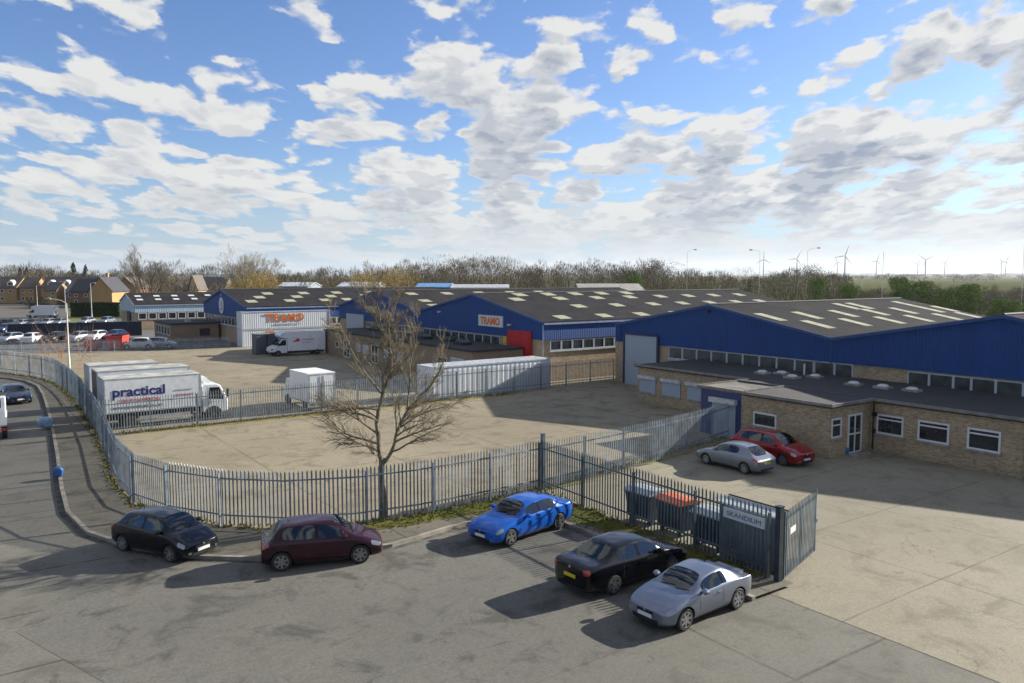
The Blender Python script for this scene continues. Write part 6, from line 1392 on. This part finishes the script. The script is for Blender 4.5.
# clipped hedge
hx0, hx1, HY = at(70, 178), at(119, 178), 178
t = thing('clipped_hedge', 'long dark green clipped hedge below the gold gable house', 'hedge', ((hx0 + hx1) / 2, HY, 0)); W_ = hx1 - hx0
mb = MB(); mb.box(-W_ / 2 + .1, W_ / 2 - .1, .15, 1.4, 0, 2.9); mb.build('core', LDk, t); mb = MB(); rr = random.Random(4)
for i in range(5200):
    f = rr.random(); x = rr.uniform(-W_ / 2, W_ / 2); 
    p = Vector((x, rr.uniform(-.1, .2), rr.uniform(0, 3.1))) if f < .6 else Vector((x, rr.uniform(0, 1.5), rr.uniform(2.9, 3.2))); e = Vector((rr.gauss(0, 1), rr.gauss(0, 1), rr.gauss(0, 1))).normalized(); q = e.orthogonal(); g_ = e.cross(q); k = rr.uniform(.07, .18)
    mb.add([p + q * k, p + g_ * k, p - q * k * .6 - g_ * k * .4], [(0, 1, 2)])
mb.build('leaves', leafm('hedge_leaf', (.025, .065, .012), (.045, .11, .02)), t, fix=False)
sheet('grass_verge', [(at(62, 168), 155), (at(122, 168), 155), (at(122, 177), 178), (at(62, 177), 178)], .01, grassmat('verge_far', (.16, .17, .05), (.22, .22, .08), (.10, .12, .03), .5), uv=False)
# woods: far mass of bare trees, nobody could count them
def wood(name, label, rng, Yr, n, hr, m, seed, dens=150, w=.55, s=.30):
    rr = random.Random(seed); mb = MB()
    for i in range(n):
        Y = rr.uniform(*Yr); px = rr.uniform(*rng); X = at(px, Y); h = (hr[0] + (hr[1] - hr[0]) * max(0, min(1, .5 + .42 * math.sin(px * .045 + seed * 2) * math.cos(px * .017 + seed) + rr.gauss(0, .22)))) * (1 + .12 * (rr.random() > .93)); wd = h * w * rr.uniform(.7, 1.2)
        mb.tube([(X, Y, 0), (X + rr.gauss(0, .3), Y, h * .55)], [.22, .1], 4, cap=False)
        for k in range(dens):
            a = rr.uniform(0, 6.28); z = rr.random() ** .7; r = wd * .6 * math.sqrt(max(.03, 1 - (z * 1.02 - .35) ** 2 / .48 if z > .35 else .6 + z)) * rr.random() ** .4
            p = Vector((X + r * math.cos(a), Y + r * math.sin(a), h * (.12 + .86 * z))); d = Vector((p.x - X, p.y - Y, h * .35 + rr.uniform(0, 2))).normalized(); sd = d.cross(Vector((rr.gauss(0, 1), rr.gauss(0, 1), rr.gauss(0, 1)))).normalized()
            L = rr.uniform(.9, 2.2) * s * 3; k_ = rr.uniform(.08, .26) * s * 2.2; mb.add([p, p + sd * k_, p + d * L], [(0, 1, 2)])
    o = mb.build(name, m, fix=False); stuff(o, label, 'wood')
WD1 = leafm('wood_brown', (.13, .098, .056), (.19, .145, .08)); WD2 = leafm('wood_dark', (.08, .068, .046), (.13, .108, .064))
wood('far_wood', 'dense brown winter wood on the skyline behind the middle warehouses', (405, 660), (300, 420), 300, (9.5, 17.0), WD1, 1, 190)
wood('far_wood', 'low dark band of distant trees along the left skyline above the houses', (-60, 420), (380, 620), 330, (8.5, 15.5), WD2, 2, 120, .6, .42)
wood('far_wood', 'straggling low wood behind the skyline lamps on the right', (640, 850), (260, 420), 150, (6.0, 11.4), leafm('wood_olive', (.15, .13, .065), (.21, .18, .095)), 3, 150)
wood('far_thicket', 'low grey-brown thicket across the fields behind the nearest warehouse roof', (826, 1080), (178, 300), 260, (2.0, 4.6), leafm('thicket', (.16, .13, .092), (.24, .195, .135)), 4, 110, .9, .3)
wood('far_thicket', 'mixed low thicket between houses and sheds on the left', (110, 420), (240, 360), 190, (4, 8.5), leafm('thicket_left', (.11, .085, .05), (.18, .14, .07)), 5, 110, .8, .3)
wood('garden_thicket', 'brown shrubs around and behind the left houses', (-40, 120), (285, 360), 90, (6, 10.5), leafm('thicket_garden', (.12, .085, .05), (.17, .13, .07)), 6, 120, .8, .32)
wood('far_hedgerows', 'thin dark hedgerows in the far fields under the turbines', (780, 1100), (900, 3000), 200, (5, 9), WD2, 7, 40, 1.8, 1.2)
hm, ht_, hb_ = principled('hill_woods'); ht_.put(hb_.inputs['Base Color'], (.05, .055, .035)); hb_.inputs['Roughness'].default_value = 1
mb = MB(); rr = random.Random(9); N = 240
for ring_, (Yd, hh) in enumerate(((5200, 26), (8000, 34))):
    vs = []; 
    for i in range(N + 1):
        a = R(-55 + 110 * i / N); z = hh * (.55 + .45 * math.sin(i * .11 + ring_ * 2)) * (.8 + .4 * rr.random()) - 8
        vs += [(Yd * math.sin(a), Yd * math.cos(a), -1), (Yd * 1.02 * math.sin(a), Yd * 1.02 * math.cos(a), max(0, z)), (Yd * 1.12 * math.sin(a), Yd * 1.12 * math.cos(a), -1)]
    mb.add(vs, [(i * 3 + k, i * 3 + 3 + k, i * 3 + 4 + k, i * 3 + 1 + k) for i in range(N) for k in (0, 1)])
struct('hills', mb, hm)
# remaining prototypes that were never placed
for pr in (A1, A2, wl, bo, bb, be, bp_, bd, cf):
    if not used.get(pr.name):
        for ch in list(kids(pr)): bpy.data.objects.remove(ch)
        bpy.data.objects.remove(pr)
# ------------------------------------------------------------------ haze
HAZE = 6.5e-5
hz = MB(); hz.box(-9000, 9000, -600, 9400, -10, 140)
hm2 = bpy.data.materials.new('haze'); hm2.use_nodes = True; q = NT(hm2.node_tree); q.n.clear()
pvv = q.new('ShaderNodeVolumePrincipled'); pvv.inputs['Color'].default_value = (.88, .93, 1, 1); pvv.inputs['Density'].default_value = HAZE; pvv.inputs['Anisotropy'].default_value = .3
ou = q.new('ShaderNodeOutputMaterial'); q.l.new(pvv.outputs[0], ou.inputs['Volume'])
if HAZE: o = hz.build('haze', hm2); stuff(o, 'thin pale haze that fades the far fields and turbines', 'haze')

# ------------------------------------------------------------------ albedo calibration for the chosen exposure (same factor for every surface)
ALB = .80
for m in bpy.data.materials:
    if not m.use_nodes or 'Principled BSDF' not in m.node_tree.nodes: continue
    b = m.node_tree.nodes['Principled BSDF']; i = b.inputs['Base Color']; t = NT(m.node_tree)
    if i.is_linked: src = i.links[0].from_socket; t.put(i, t.mix(1.0, src, (ALB, ALB, ALB), 'MULTIPLY'))
    else: i.default_value = tuple(c * ALB for c in i.default_value[:3]) + (1,)
